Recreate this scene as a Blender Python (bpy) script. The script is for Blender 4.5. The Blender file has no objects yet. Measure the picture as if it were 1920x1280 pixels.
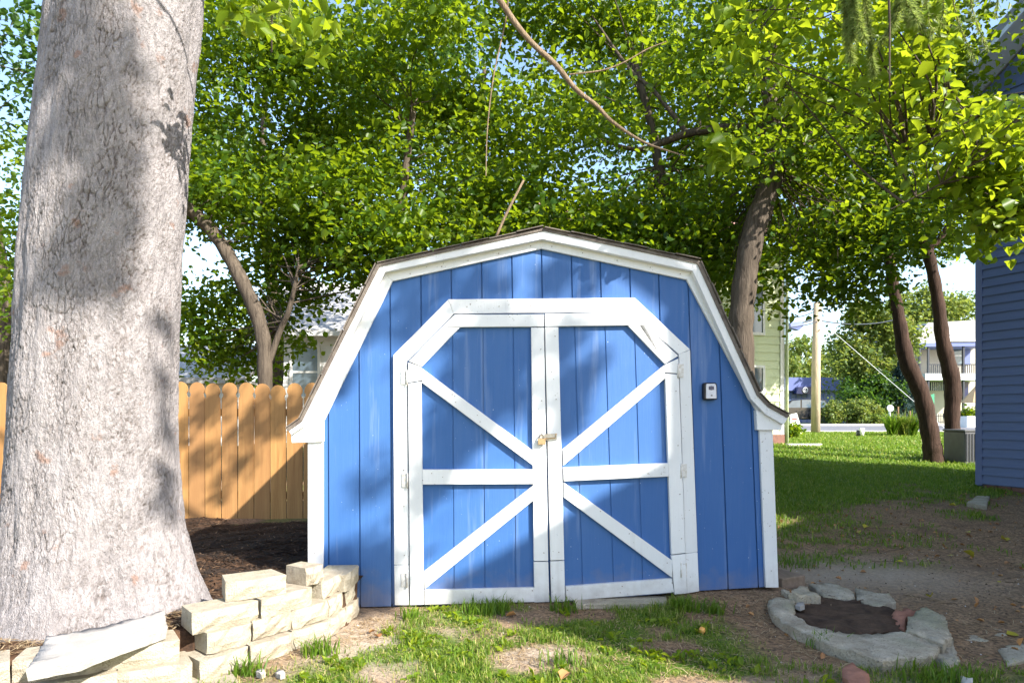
import bpy, bmesh, math, random
import numpy as np
from mathutils import Vector, Matrix

random.seed(7)
rng = np.random.default_rng(11)
scene = bpy.context.scene
COL = scene.collection
R = math.radians

# ------------------------------------------------------------------ camera, sky, sun, exposure
F, CX, CY, H = 1280.0, 960.0, 780.0, 1.25        # focal length and horizon in photo pixels, eye height in metres
cam = bpy.data.cameras.new('camera')
cam.sensor_width = 36.0
cam.lens = 36.0 * F / 1920.0
cam.shift_y = (CY - 640.0) / 1920.0
cam.clip_start, cam.clip_end = 0.05, 2000
cam_o = bpy.data.objects.new('camera', cam)
COL.objects.link(cam_o)
cam_o.location = (0, 0, H)
cam_o.rotation_euler = (R(90), 0, 0)
scene.camera = cam_o

SA, SB = 1.2, 1.12                               # sunlight travels (-SA, 1, -SB)
SUN = Vector((SA, -1.0, SB)).normalized()
world = bpy.data.worlds.new('World')
scene.world = world
world.use_nodes = True
wn = world.node_tree.nodes
sky = wn.new('ShaderNodeTexSky')
sky.sky_type = 'NISHITA'
sky.sun_disc = False
sky.sun_elevation = math.asin(SUN.z)
sky.sun_rotation = math.atan2(SUN.x, SUN.y)
sky.air_density, sky.dust_density, sky.ozone_density = 1.0, 1.0, 1.0
bg = wn['Background']
bg.inputs['Strength'].default_value = 0.15
world.node_tree.links.new(sky.outputs[0], bg.inputs['Color'])

sun = bpy.data.lights.new('sun', 'SUN')
sun.energy = 5.0
sun.angle = R(0.55)
sun.color = (1.0, 0.95, 0.87)
sun_o = bpy.data.objects.new('sun', sun)
COL.objects.link(sun_o)
sun_o.rotation_euler = SUN.to_track_quat('Z', 'Y').to_euler()
sun_o.location = (6, -6, 12)

vs = scene.view_settings
vs.view_transform, vs.look = 'Standard', 'None'
vs.exposure, vs.gamma = 1.45, 1.0
vs.use_curve_mapping = False
scene.cycles.max_bounces = 8
scene.cycles.transparent_max_bounces = 8
scene.cycles.use_denoising = True

# ------------------------------------------------------------------ helpers
ORI = {}

def tag(o, label=None, cat=None, group=None, kind=None):
    for k, v in (('label', label), ('category', cat), ('group', group), ('kind', kind)):
        if v:
            o[k] = v
    return o

def thing(name, loc, label, cat, group=None):
    o = bpy.data.objects.new(name, None)
    COL.objects.link(o)
    o.location = loc
    o.empty_display_size = 0.2
    ORI[o.name] = Vector(loc)
    return tag(o, label, cat, group)

def link(name, me, parent=None, loc=None):
    o = bpy.data.objects.new(name, me)
    COL.objects.link(o)
    if parent is not None:
        o.parent = parent
        ORI[o.name] = ORI[parent.name]
        if loc is not None:
            o.location = Vector(loc) - ORI[parent.name]
    else:
        o.location = loc if loc is not None else (0, 0, 0)
        ORI[o.name] = Vector(o.location)
    return o

def mesh(name, verts, faces, mat, parent=None, origin=None, bevel=0.0, smooth=False):
    """one mesh object from world-space vertices"""
    org = ORI[parent.name] if parent is not None else Vector(origin if origin is not None else (0, 0, 0))
    me = bpy.data.meshes.new(name)
    me.from_pydata([tuple(Vector(v) - org) for v in verts], [], faces)
    bm = bmesh.new()
    bm.from_mesh(me)
    bmesh.ops.recalc_face_normals(bm, faces=bm.faces)
    if bevel > 0:
        bmesh.ops.bevel(bm, geom=list(bm.edges), offset=bevel, segments=1, affect='EDGES', clamp_overlap=True)
    for f in bm.faces:
        f.smooth = smooth
    bm.to_mesh(me)
    bm.free()
    me.materials.append(mat)
    return link(name, me, parent, None if parent is not None else org)

def np_mesh(name, V, faces_list, mat, parent=None, origin=(0, 0, 0), attrs=None, smooth=False):
    """fast mesh: faces_list is a list of (n, k) index arrays"""
    org = np.array(ORI[parent.name] if parent is not None else origin, dtype=np.float64)
    me = bpy.data.meshes.new(name)
    V = np.asarray(V, dtype=np.float64) - org
    me.vertices.add(len(V))
    me.vertices.foreach_set('co', V.astype(np.float32).ravel())
    loops, starts, tot, s = [], [], [], 0
    for fa in faces_list:
        if len(fa) == 0:
            continue
        n, k = fa.shape
        loops.append(fa.ravel())
        starts.append(s + np.arange(n) * k)
        tot.append(np.full(n, k))
        s += n * k
    loops = np.concatenate(loops).astype(np.int32)
    starts = np.concatenate(starts).astype(np.int32)
    me.loops.add(len(loops))
    me.loops.foreach_set('vertex_index', loops)
    me.polygons.add(len(starts))
    me.polygons.foreach_set('loop_start', starts)
    if smooth:
        me.polygons.foreach_set('use_smooth', np.ones(len(starts), dtype=bool))
    me.update(calc_edges=True)
    me.validate()
    for k, v in (attrs or {}).items():
        a = me.attributes.new(k, 'FLOAT', 'POINT')
        a.data.foreach_set('value', np.asarray(v, dtype=np.float32))
    me.materials.append(mat)
    return link(name, me, parent, None if parent is not None else tuple(org))

def box_vf(p0, p1):
    x0, y0, z0 = p0
    x1, y1, z1 = p1
    v = [(x0, y0, z0), (x1, y0, z0), (x1, y1, z0), (x0, y1, z0), (x0, y0, z1), (x1, y0, z1), (x1, y1, z1), (x0, y1, z1)]
    return v, [(0, 3, 2, 1), (4, 5, 6, 7), (0, 1, 5, 4), (1, 2, 6, 5), (2, 3, 7, 6), (3, 0, 4, 7)]

def box(name, p0, p1, mat, parent=None, bevel=0.0, origin=None):
    v, f = box_vf(p0, p1)
    return mesh(name, v, f, mat, parent, origin if origin is not None else p0, bevel)

def prism_vf(front, back):
    n = len(front)
    v = list(front) + list(back)
    f = [tuple(range(n)), tuple(range(2 * n - 1, n - 1, -1))]
    f += [(i, i + n, (i + 1) % n + n, (i + 1) % n) for i in range(n)]
    return v, f

def tube_vf(pts, radii, sides=8, cap=True, off=0):
    pts = [Vector(p) for p in pts]
    V, Fc = [], []
    up = Vector((0.31, 0.2, 0.93)).normalized()
    for i, p in enumerate(pts):
        d = (pts[min(i + 1, len(pts) - 1)] - pts[max(i - 1, 0)])
        d = d.normalized() if d.length > 1e-9 else Vector((0, 0, 1))
        a = d.cross(up)
        if a.length < 0.05:
            a = d.cross(Vector((1, 0, 0)))
        a.normalize()
        b = d.cross(a)
        for k in range(sides):
            t = 2 * math.pi * k / sides
            V.append(p + (a * math.cos(t) + b * math.sin(t)) * radii[i])
    for i in range(len(pts) - 1):
        for k in range(sides):
            k2 = (k + 1) % sides
            Fc.append((off + i * sides + k, off + i * sides + k2, off + (i + 1) * sides + k2, off + (i + 1) * sides + k))
    if cap:
        Fc.append(tuple(off + k for k in range(sides - 1, -1, -1)))
        Fc.append(tuple(off + (len(pts) - 1) * sides + k for k in range(sides)))
    return V, Fc

def tube(name, pts, radii, mat, parent=None, sides=8, origin=None, smooth=True):
    if not hasattr(radii, '__len__'):
        radii = [radii] * len(pts)
    v, f = tube_vf(pts, radii, sides)
    return mesh(name, v, f, mat, parent, origin if origin is not None else pts[0], 0, smooth)

def spline(pts, n=6):
    """Catmull-Rom through points (tuples of any length)"""
    P = [np.array(p, float) for p in pts]
    P = [2 * P[0] - P[1]] + P + [2 * P[-1] - P[-2]]
    out = []
    for i in range(1, len(P) - 2):
        for k in range(n):
            t = k / n
            a, b, c, d = P[i - 1], P[i], P[i + 1], P[i + 2]
            out.append(0.5 * (2 * b + (c - a) * t + (2 * a - 5 * b + 4 * c - d) * t * t + (3 * b - a - 3 * c + d) * t ** 3))
    out.append(P[-2])
    return out

def W(x, y, Y):
    """point seen at photo pixel (x, y) at depth Y"""
    return Vector(((x - CX) / F * Y, Y, H - (y - CY) / F * Y))

def smooth01(u):
    u = np.clip(u, 0, 1)
    return u * u * (3 - 2 * u)

def hash2(ix, iy, s=0.0):
    h = np.sin(ix * 127.1 + iy * 311.7 + s * 74.7) * 43758.5453
    return h - np.floor(h)

def vnoise(x, y, s=0.0):
    x, y = np.asarray(x, float), np.asarray(y, float)
    ix, iy = np.floor(x), np.floor(y)
    fx, fy = x - ix, y - iy
    fx, fy = fx * fx * (3 - 2 * fx), fy * fy * (3 - 2 * fy)
    a, b = hash2(ix, iy, s), hash2(ix + 1, iy, s)
    c, d = hash2(ix, iy + 1, s), hash2(ix + 1, iy + 1, s)
    return (a * (1 - fx) + b * fx) * (1 - fy) + (c * (1 - fx) + d * fx) * fy

def fbm(x, y, o=4, s=0.0):
    r, a, t = 0.0, 0.5, 0.0
    for i in range(o):
        r = r + a * vnoise(np.asarray(x) * 2 ** i, np.asarray(y) * 2 ** i, s + i * 3.1)
        t += a
        a *= 0.5
    return r / t

def worley(x, y, s=0.0, wrap=None):
    ix, iy = np.floor(x), np.floor(y)
    f1 = np.full(x.shape, 9.0)
    f2 = np.full(x.shape, 9.0)
    cid = np.zeros(x.shape)
    for dx in (-1, 0, 1):
        for dy in (-1, 0, 1):
            cx, cy = ix + dx, iy + dy
            hx = np.mod(cx, wrap) if wrap else cx
            px, py = cx + hash2(hx, cy, s), cy + hash2(hx, cy, s + 5.3)
            d = np.hypot(px - x, py - y)
            new = d < f1
            f2 = np.where(new, f1, np.minimum(f2, d))
            cid = np.where(new, hash2(hx, cy, s + 9.1), cid)
            f1 = np.where(new, d, f1)
    return f1, f2, cid

def ground_z(x, y):
    x, y = np.asarray(x, float), np.asarray(y, float)
    rise = 0.65 * smooth01((y - 6.0) / 18.0)
    near = np.clip(1.0 - (np.hypot(x, y - 4) - 10) / 8, 0, 1)
    bump = (fbm(x * 0.9, y * 0.9, 3, 2.0) - 0.5) * 0.05 + (fbm(x * 6, y * 6, 3, 8.0) - 0.5) * 0.022
    return rise + bump * near - 0.006 + 0.055 * smooth01((x - 0.85) / 0.45) * smooth01((y - 4.35) / 0.3) * smooth01((8 - y) / 2) * smooth01((2.08 - x) / 0.22)

def gz(x, y):
    return float(ground_z(x, y))

# ------------------------------------------------------------------ materials
MATS = {}

class N:
    """small node-tree helper"""
    def __init__(self, name):
        self.m = bpy.data.materials.new(name)
        self.m.use_nodes = True
        self.t = self.m.node_tree
        self.b = self.t.nodes['Principled BSDF']
        self.out = self.t.nodes['Material Output']
        self.tc = self.t.nodes.new('ShaderNodeTexCoord')
    def n(self, kind, **kw):
        nd = self.t.nodes.new('ShaderNode' + kind)
        for k, v in kw.items():
            if hasattr(nd, k) and k not in nd.inputs:
                setattr(nd, k, v)
            else:
                nd.inputs[k].default_value = v
        return nd
    def l(self, a, b):
        self.t.links.new(a, b)
    def coord(self, scale=(1, 1, 1), which='Object', rot=(0, 0, 0)):
        mp = self.n('Mapping')
        mp.inputs['Scale'].default_value = scale
        mp.inputs['Rotation'].default_value = rot
        self.l(self.tc.outputs[which], mp.inputs[0])
        return mp.outputs[0]
    def noise(self, vec, scale, detail=4, rough=0.55, dist=0.0):
        nd = self.n('TexNoise', Scale=scale, Detail=detail, Roughness=rough, Distortion=dist)
        self.l(vec, nd.inputs['Vector'])
        return nd.outputs['Fac']
    def ramp(self, fac, stops, interp='LINEAR'):
        nd = self.n('ValToRGB')
        cr = nd.color_ramp
        cr.interpolation = interp
        while len(cr.elements) < len(stops):
            cr.elements.new(0.5)
        for e, (p, c) in zip(cr.elements, stops):
            e.position = p
            e.color = (*c, 1) if len(c) == 3 else c
        self.l(fac, nd.inputs[0])
        return nd.outputs[0]
    def mix(self, fac, a, b, mode='MIX'):
        nd = self.n('Mix', data_type='RGBA', blend_type=mode)
        for sock, v in ((nd.inputs[0], fac), (nd.inputs[6], a), (nd.inputs[7], b)):
            if isinstance(v, (int, float)):
                sock.default_value = v
            elif isinstance(v, tuple):
                sock.default_value = (*v, 1) if len(v) == 3 else v
            else:
                self.l(v, sock)
        return nd.outputs[2]
    def math(self, op, a, b=0.5, c=None):
        nd = self.n('Math', operation=op)
        for i, v in enumerate((a, b, c)):
            if v is None:
                continue
            if isinstance(v, (int, float)):
                nd.inputs[i].default_value = v
            else:
                self.l(v, nd.inputs[i])
        return nd.outputs[0]
    def bump(self, h, strength=0.3, dist=0.01):
        nd = self.n('Bump', Strength=strength, Distance=dist)
        self.l(h, nd.inputs['Height'])
        self.l(nd.outputs[0], self.b.inputs['Normal'])
        return nd
    def done(self, col=None, rough=0.6, spec=0.5, metal=0.0):
        if col is not None:
            if isinstance(col, tuple):
                self.b.inputs['Base Color'].default_value = (*col, 1)
            else:
                self.l(col, self.b.inputs['Base Color'])
        if isinstance(rough, (int, float)):
            self.b.inputs['Roughness'].default_value = rough
        else:
            self.l(rough, self.b.inputs['Roughness'])
        self.b.inputs['Specular IOR Level'].default_value = spec
        self.b.inputs['Metallic'].default_value = metal
        MATS[self.m.name] = self.m
        return self.m

def plain(name, c1, c2=None, rough=0.6, scale=6.0, bump=0.15, bscale=40.0, metal=0.0, spec=0.4, stretch=(1, 1, 1)):
    """two-tone mottled surface with fine relief"""
    m = N(name)
    v = m.coord(stretch)
    c2 = c2 or tuple(x * 0.78 for x in c1)
    f = m.noise(v, scale, 5, 0.6)
    col = m.mix(m.ramp(f, [(0.3, (0, 0, 0)), (0.7, (1, 1, 1))]), c2, c1)
    m.bump(m.noise(v, bscale, 4, 0.6), bump, 0.01)
    return m.done(col, rough, spec, metal)

def painted(name, c1, c2, chip=(0.25, 0.22, 0.18), rough=0.5, chip_at=0.74, grain=(60, 60, 3), coat=0.0, spec=0.45):
    """brushed paint on sawn wood: grain, faint dirt, small chips, a tone of its own for each board"""
    m = N(name)
    v = m.coord()
    g = m.noise(m.coord(grain), 1.0, 5, 0.65)
    dirt = m.noise(v, 2.6, 5, 0.62)
    oi = m.n('ObjectInfo')
    fac = m.math('ADD', m.math('MULTIPLY', oi.outputs['Random'], 0.35), m.math('MULTIPLY', dirt, 0.8))
    col = m.mix(m.ramp(fac, [(0.25, (0, 0, 0)), (0.85, (1, 1, 1))]), c1, c2)
    sp = m.noise(v, 75.0, 2, 0.5)
    big = m.noise(v, 3.1, 3, 0.6)
    chips = m.ramp(m.math('MULTIPLY_ADD', big, 0.22, sp), [(chip_at + 0.1, (0, 0, 0)), (chip_at + 0.13, (1, 1, 1))])
    col = m.mix(chips, col, chip)
    sep = m.n('SeparateXYZ')
    m.l(v, sep.inputs[0])
    low = m.math('MULTIPLY_ADD', m.noise(v, 9.0, 4, 0.65), 0.42, m.math('MULTIPLY', sep.outputs['Z'], -1.0))
    col = m.mix(m.ramp(low, [(0.0, (0, 0, 0)), (0.30, (0.55, 0.55, 0.55))]), col, (0.23, 0.18, 0.13))
    streak = m.noise(m.coord((14, 14, 0.9)), 1.0, 4, 0.6)
    col = m.mix(m.ramp(streak, [(0.56, (0, 0, 0)), (0.78, (0.22, 0.22, 0.22))]), col, chip)
    hgt = m.math('SUBTRACT', m.math('MULTIPLY', g, 1.0), m.math('MULTIPLY', chips, 0.8))
    m.bump(hgt, 0.35, 0.004)
    if coat:
        m.b.inputs['Sheen Weight'].default_value = coat
        m.b.inputs['Sheen Roughness'].default_value = 0.6
    return m.done(col, m.ramp(g, [(0.2, (rough - 0.1,) * 3), (0.8, (rough + 0.15,) * 3)]), spec)

def leaf_mat(name, stops, trans, tw=0.45, rough=0.42):
    """leaf: tint attribute picks the leaf's own green; light also passes through"""
    m = N(name)
    at = m.n('Attribute', attribute_name='tint')
    col = m.ramp(at.outputs['Fac'], stops)
    m.l(col, m.b.inputs['Base Color'])
    m.b.inputs['Roughness'].default_value = rough
    m.b.inputs['Specular IOR Level'].default_value = 0.35
    tr = m.n('BsdfTranslucent')
    m.l(m.mix(0.65, col, trans, 'MIX'), tr.inputs[0])
    mx = m.n('MixShader')
    mx.inputs[0].default_value = tw
    m.l(m.b.outputs[0], mx.inputs[1])
    m.l(tr.outputs[0], mx.inputs[2])
    m.l(mx.outputs[0], m.out.inputs[0])
    MATS[name] = m.m
    return m.m

M_BLUE = painted('blue_barn_paint', (0.020, 0.098, 0.300), (0.040, 0.124, 0.325), chip=(0.55, 0.62, 0.72), rough=0.62, chip_at=0.78, spec=0.5)
M_WHITE = painted('white_trim_paint', (0.80, 0.80, 0.79), (0.66, 0.67, 0.67), chip=(0.30, 0.27, 0.23), rough=0.5, chip_at=0.73)
M_SHINGLE = plain('weathered_shingle', (0.20, 0.17, 0.14), (0.10, 0.08, 0.07), 0.9, 18, 0.6, 160)
M_HINGE = plain('painted_hinge', (0.74, 0.74, 0.72), (0.50, 0.45, 0.38), 0.4, 60, 0.2, 200)
M_BRASS = plain('brass', (0.62, 0.42, 0.22), (0.45, 0.30, 0.16), 0.35, 60, 0.1, 200, metal=0.7)
M_STEEL = plain('old_steel', (0.55, 0.54, 0.50), (0.36, 0.30, 0.24), 0.35, 50, 0.1, 200, metal=0.8)
M_BLACK = plain('black_plastic', (0.012, 0.012, 0.016), (0.008, 0.008, 0.010), 0.4, 40, 0.1, 200)
M_GREYFACE = plain('grey_metal_face', (0.52, 0.54, 0.60), (0.44, 0.46, 0.52), 0.35, 50, 0.05, 200, metal=0.2)
M_NAVY = plain('navy_window', (0.02, 0.03, 0.10), (0.015, 0.02, 0.07), 0.2, 60, 0.05, 200)

def bark_mat(name, c_plate, c_crack, c_red, scale=1.0, stretch=0.35):
    m = N(name)
    v = m.coord((1, 1, stretch))
    at = m.n('Attribute', attribute_name='crack')
    n1 = m.noise(m.coord(), 5.0 * scale, 6, 0.7)
    n2 = m.noise(v, 38.0 * scale, 5, 0.7, 0.4)
    col = m.mix(m.ramp(n1, [(0.3, (0, 0, 0)), (0.72, (1, 1, 1))]), c_plate, tuple(x * 0.66 for x in c_plate))
    col = m.mix(m.ramp(n2, [(0.30, (1, 1, 1)), (0.52, (0, 0, 0))]), col, tuple(x * 0.45 for x in c_plate))
    red = m.noise(m.coord(), 9.0 * scale, 3, 0.5)
    col = m.mix(m.ramp(red, [(0.66, (0, 0, 0)), (0.72, (0.8, 0.8, 0.8))]), col, c_red)
    col = m.mix(at.outputs['Fac'], col, c_crack)
    n3 = m.noise(m.coord((1, 1, 0.5)), 120.0 * scale, 4, 0.7)
    col = m.mix(m.ramp(n3, [(0.36, (0.6, 0.6, 0.6)), (0.48, (0, 0, 0))]), col, tuple(x * 0.55 for x in c_plate))
    m.bump(m.math('ADD', n2, m.math('MULTIPLY', n3, 0.6)), 1.0, 0.03)
    return m.done(col, 0.85, 0.25)

M_PINE = bark_mat('pine_bark', (0.46, 0.42, 0.415), (0.15, 0.12, 0.105), (0.33, 0.205, 0.155))

def wood_bark(name, c1, c2, sc=1.0):
    m = N(name)
    v = m.coord((26 * sc, 26 * sc, 3.2 * sc))
    a = m.noise(v, 1.0, 6, 0.68, 0.6)
    b = m.noise(m.coord(), 2.0, 4)
    col = m.mix(m.ramp(a, [(0.34, (0, 0, 0)), (0.66, (1, 1, 1))]), c2, c1)
    col = m.mix(m.math('MULTIPLY', b, 0.5), col, tuple(x * 0.6 for x in c1))
    m.bump(a, 0.9, 0.03)
    return m.done(col, 0.9, 0.2)

M_BARK = wood_bark('maple_bark', (0.150, 0.118, 0.088), (0.032, 0.024, 0.018))
M_BARKRED = wood_bark('reddish_bark', (0.085, 0.050, 0.036), (0.022, 0.014, 0.010))  # red-brown bark, darkened in colour in place of crown shade
M_TWIG = wood_bark('pale_twig', (0.34, 0.25, 0.16), (0.16, 0.11, 0.07), 2.0)

def cedar():
    m = N('cedar_picket')
    oi = m.n('ObjectInfo')
    v = m.coord((30, 30, 1.6))
    g = m.noise(v, 1.0, 6, 0.65, 0.5)
    col = m.mix(m.ramp(g, [(0.3, (0, 0, 0)), (0.7, (1, 1, 1))]), (0.30, 0.145, 0.045), (0.50, 0.275, 0.095))
    col = m.mix(m.math('MULTIPLY', oi.outputs['Random'], 0.8), col, (0.30, 0.155, 0.065))
    kn = m.n('TexVoronoi', Scale=1.0)
    m.l(m.coord((9, 9, 2.2)), kn.inputs['Vector'])
    col = m.mix(m.ramp(kn.outputs['Distance'], [(0.03, (0.8, 0.8, 0.8)), (0.10, (0, 0, 0))]), col, (0.12, 0.055, 0.025))
    m.bump(g, 0.3, 0.006)
    return m.done(col, 0.7, 0.25)

M_CEDAR = cedar()

def block_mat():
    m = N('tan_wall_block')
    oi = m.n('ObjectInfo')
    v = m.coord()
    a = m.noise(v, 14, 6, 0.7)
    b = m.noise(v, 130, 3, 0.6)
    col = m.mix(m.ramp(a, [(0.32, (0, 0, 0)), (0.68, (1, 1, 1))]), (0.28, 0.232, 0.170), (0.46, 0.405, 0.315))
    col = m.mix(m.math('MULTIPLY', oi.outputs['Random'], 0.45), col, (0.40, 0.37, 0.28))
    col = m.mix(m.ramp(b, [(0.60, (0, 0, 0)), (0.68, (0.8, 0.8, 0.8))]), col, (0.22, 0.18, 0.12))
    moss = m.noise(v, 5.5, 4)
    col = m.mix(m.ramp(moss, [(0.58, (0, 0, 0)), (0.76, (0.5, 0.5, 0.5))]), col, (0.22, 0.24, 0.12))
    m.bump(m.math('ADD', m.math('MULTIPLY', a, 1.2), m.math('MULTIPLY', b, 0.5)), 0.8, 0.02)
    return m.done(col, 0.92, 0.2)

M_BLOCK = block_mat()
M_SLAB = plain('white_limestone', (0.40, 0.375, 0.35), (0.29, 0.27, 0.245), 0.85, 7, 0.5, 60, spec=0.2, stretch=(1, 1, 2))
def concrete_mat():
    m = N('mossy_concrete')
    v = m.coord()
    a = m.noise(v, 7, 6, 0.72)
    b = m.noise(v, 90, 3, 0.6)
    col = m.mix(m.ramp(a, [(0.30, (0, 0, 0)), (0.66, (1, 1, 1))]), (0.28, 0.235, 0.165), (0.58, 0.51, 0.395))
    col = m.mix(m.ramp(m.noise(v, 3.4, 4), [(0.5, (0, 0, 0)), (0.68, (0.55, 0.55, 0.55))]), col, (0.20, 0.21, 0.11))
    col = m.mix(m.ramp(b, [(0.60, (0, 0, 0)), (0.68, (0.8, 0.8, 0.8))]), col, (0.11, 0.10, 0.09))
    m.bump(m.math('ADD', a, m.math('MULTIPLY', b, 0.7)), 0.9, 0.025)
    return m.done(col, 0.92, 0.2)

M_CONC = concrete_mat()
M_BRICKRED = plain('old_brick', (0.40, 0.19, 0.13), (0.25, 0.12, 0.08), 0.9, 12, 0.6, 90, spec=0.2)
M_SOIL = plain('dark_soil', (0.12, 0.078, 0.052), (0.045, 0.030, 0.022), 0.95, 14, 0.9, 90, spec=0.15)
M_WOODGREY = plain('weathered_wood', (0.30, 0.22, 0.16), (0.17, 0.125, 0.09), 0.85, 3, 0.4, 40, stretch=(8, 1, 8), spec=0.2)

LEAF_STOPS = [(0.0, (0.020, 0.064, 0.007)), (0.45, (0.066, 0.132, 0.009)), (0.8, (0.130, 0.195, 0.012)), (1.0, (0.24, 0.26, 0.025))]
M_LEAF = leaf_mat('maple_leaf', LEAF_STOPS, (0.38, 0.49, 0.010), 0.55)
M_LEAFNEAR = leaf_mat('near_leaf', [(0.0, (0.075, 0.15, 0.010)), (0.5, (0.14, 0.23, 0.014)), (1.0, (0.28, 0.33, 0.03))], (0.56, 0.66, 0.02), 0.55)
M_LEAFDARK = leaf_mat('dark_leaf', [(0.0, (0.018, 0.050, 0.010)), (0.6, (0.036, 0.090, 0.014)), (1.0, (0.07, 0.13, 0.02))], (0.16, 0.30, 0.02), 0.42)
M_LEAFPALE = leaf_mat('pale_leaf', [(0.0, (0.08, 0.14, 0.03)), (0.6, (0.15, 0.21, 0.05)), (1.0, (0.28, 0.22, 0.06))], (0.40, 0.45, 0.06), 0.45)
M_NEEDLE = leaf_mat('pine_needle', [(0.0, (0.12, 0.17, 0.04)), (0.6, (0.22, 0.29, 0.07)), (1.0, (0.38, 0.38, 0.14))], (0.50, 0.62, 0.14), 0.45)  # needle green paled in colour so the shaded sprays look sunlit
M_SPRUCE = leaf_mat('spruce_needle', [(0.0, (0.02, 0.05, 0.045)), (1.0, (0.06, 0.11, 0.10))], (0.06, 0.12, 0.08), 0.25)
M_GRASS = leaf_mat('grass_blade', [(0.0, (0.06, 0.13, 0.010)), (0.5, (0.13, 0.22, 0.016)), (0.8, (0.25, 0.29, 0.04)), (1.0, (0.48, 0.40, 0.16))], (0.26, 0.42, 0.03), 0.40, 0.5)
M_STRAW = leaf_mat('dry_straw', [(0.0, (0.20, 0.12, 0.06)), (0.6, (0.36, 0.25, 0.13)), (1.0, (0.56, 0.44, 0.27))], (0.36, 0.26, 0.12), 0.15, 0.7)
M_MULCHBIT = leaf_mat('mulch_chip', [(0.0, (0.016, 0.011, 0.008)), (0.7, (0.06, 0.034, 0.020)), (1.0, (0.22, 0.13, 0.07))], (0.05, 0.03, 0.02), 0.05, 0.8)
M_FALLEN = leaf_mat('fallen_yellow_leaf', [(0.0, (0.42, 0.36, 0.03)), (1.0, (0.60, 0.50, 0.05))], (0.55, 0.45, 0.05), 0.3)
M_FALLENBROWN = leaf_mat('fallen_brown_leaf', [(0.0, (0.34, 0.16, 0.06)), (1.0, (0.50, 0.26, 0.10))], (0.4, 0.2, 0.06), 0.2)

def ground_mat():
    m = N('ground_soil_and_lawn')
    v = m.coord()
    at = m.n('Attribute', attribute_name='lawn')
    st = m.n('Attribute', attribute_name='sand')
    a = m.noise(v, 3.2, 7, 0.7)
    b = m.noise(v, 42, 5, 0.7)
    c = m.noise(m.coord((60, 25, 25), rot=(0, 0, 0.5)), 1.0, 4, 0.7)
    soil = m.mix(m.ramp(a, [(0.3, (0, 0, 0)), (0.7, (1, 1, 1))]), (0.28, 0.165, 0.088), (0.45, 0.295, 0.172))
    soil = m.mix(m.ramp(b, [(0.40, (1, 1, 1)), (0.58, (0, 0, 0))]), soil, (0.11, 0.075, 0.05))
    soil = m.mix(m.ramp(c, [(0.60, (0, 0, 0)), (0.70, (0.7, 0.7, 0.7))]), soil, (0.36, 0.26, 0.17))
    soil = m.mix(m.ramp(m.noise(v, 1.7, 6, 0.72, 0.8), [(0.50, (0, 0, 0)), (0.68, (0.6, 0.6, 0.6))]), soil, (0.13, 0.085, 0.055))
    soil = m.mix(st.outputs['Fac'], soil, m.mix(b, (0.34, 0.27, 0.20), (0.54, 0.45, 0.35)))
    turf = m.mix(m.ramp(b, [(0.35, (0, 0, 0)), (0.65, (1, 1, 1))]), (0.05, 0.095, 0.012), (0.12, 0.20, 0.02))
    col = m.mix(at.outputs['Fac'], soil, turf)
    m.bump(m.math('ADD', a, b), 0.7, 0.03)
    return m.done(col, 0.95, 0.12)

M_GROUND = ground_mat()
M_MULCH = plain('brown_mulch', (0.11, 0.062, 0.036), (0.028, 0.018, 0.013), 0.95, 16, 1.0, 70, spec=0.1)
M_ROAD = plain('asphalt', (0.17, 0.17, 0.185), (0.12, 0.12, 0.13), 0.9, 2, 0.3, 80)
M_WALK = plain('pale_concrete', (0.60, 0.57, 0.52), (0.46, 0.44, 0.40), 0.9, 4, 0.3, 80)
M_SIDEBLUE = plain('slate_blue_siding', (0.115, 0.155, 0.285), (0.10, 0.135, 0.25), 0.5, 1.2, 0.15, 60, stretch=(1, 1, 5))
M_TRIMBLUE = plain('slate_blue_trim', (0.135, 0.165, 0.305), (0.115, 0.145, 0.27), 0.5, 2, 0.1, 60)
M_SOFFIT = plain('white_soffit', (0.62, 0.66, 0.68), (0.56, 0.60, 0.62), 0.5, 2, 0.05, 60)
M_SIDEGREEN = plain('pale_green_siding', (0.62, 0.66, 0.40), (0.50, 0.56, 0.36), 0.6, 1.5, 0.2, 30)
M_WHITESIDE = plain('white_siding', (0.78, 0.77, 0.74), (0.66, 0.65, 0.63), 0.6, 2, 0.1, 30)
M_GREYROOF = plain('grey_shingle_roof', (0.50, 0.48, 0.47), (0.38, 0.37, 0.36), 0.9, 8, 0.5, 60)
M_REDROOF = plain('reddish_roof', (0.38, 0.20, 0.15), (0.28, 0.15, 0.11), 0.9, 8, 0.5, 60)
M_GLASS = plain('window_glass', (0.10, 0.14, 0.18), (0.06, 0.09, 0.12), 0.08, 3, 0.02, 20, spec=0.8)
M_POLE = wood_bark('pole_wood', (0.56, 0.45, 0.33), (0.36, 0.28, 0.20), 0.5)
M_DARKMETAL = plain('dark_metal', (0.04, 0.045, 0.055), (0.03, 0.032, 0.04), 0.5, 20, 0.1, 80)
M_WIRE = plain('pale_cable', (0.66, 0.68, 0.72), (0.52, 0.54, 0.58), 0.5, 20, 0.05, 80)
M_BRICKWALL = plain('foundation_brick', (0.24, 0.115, 0.085), (0.15, 0.08, 0.06), 0.9, 10, 0.5, 60)
M_FARBLUE = plain('far_blue_wall', (0.25, 0.28, 0.42), (0.21, 0.24, 0.37), 0.6, 1, 0.1, 10)
M_FARROOF = plain('far_blue_fascia', (0.14, 0.17, 0.38), (0.12, 0.15, 0.33), 0.6, 1, 0.1, 10)
M_CREAM = plain('cream_siding', (0.50, 0.45, 0.36), (0.42, 0.38, 0.31), 0.6, 1, 0.1, 10)
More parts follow.
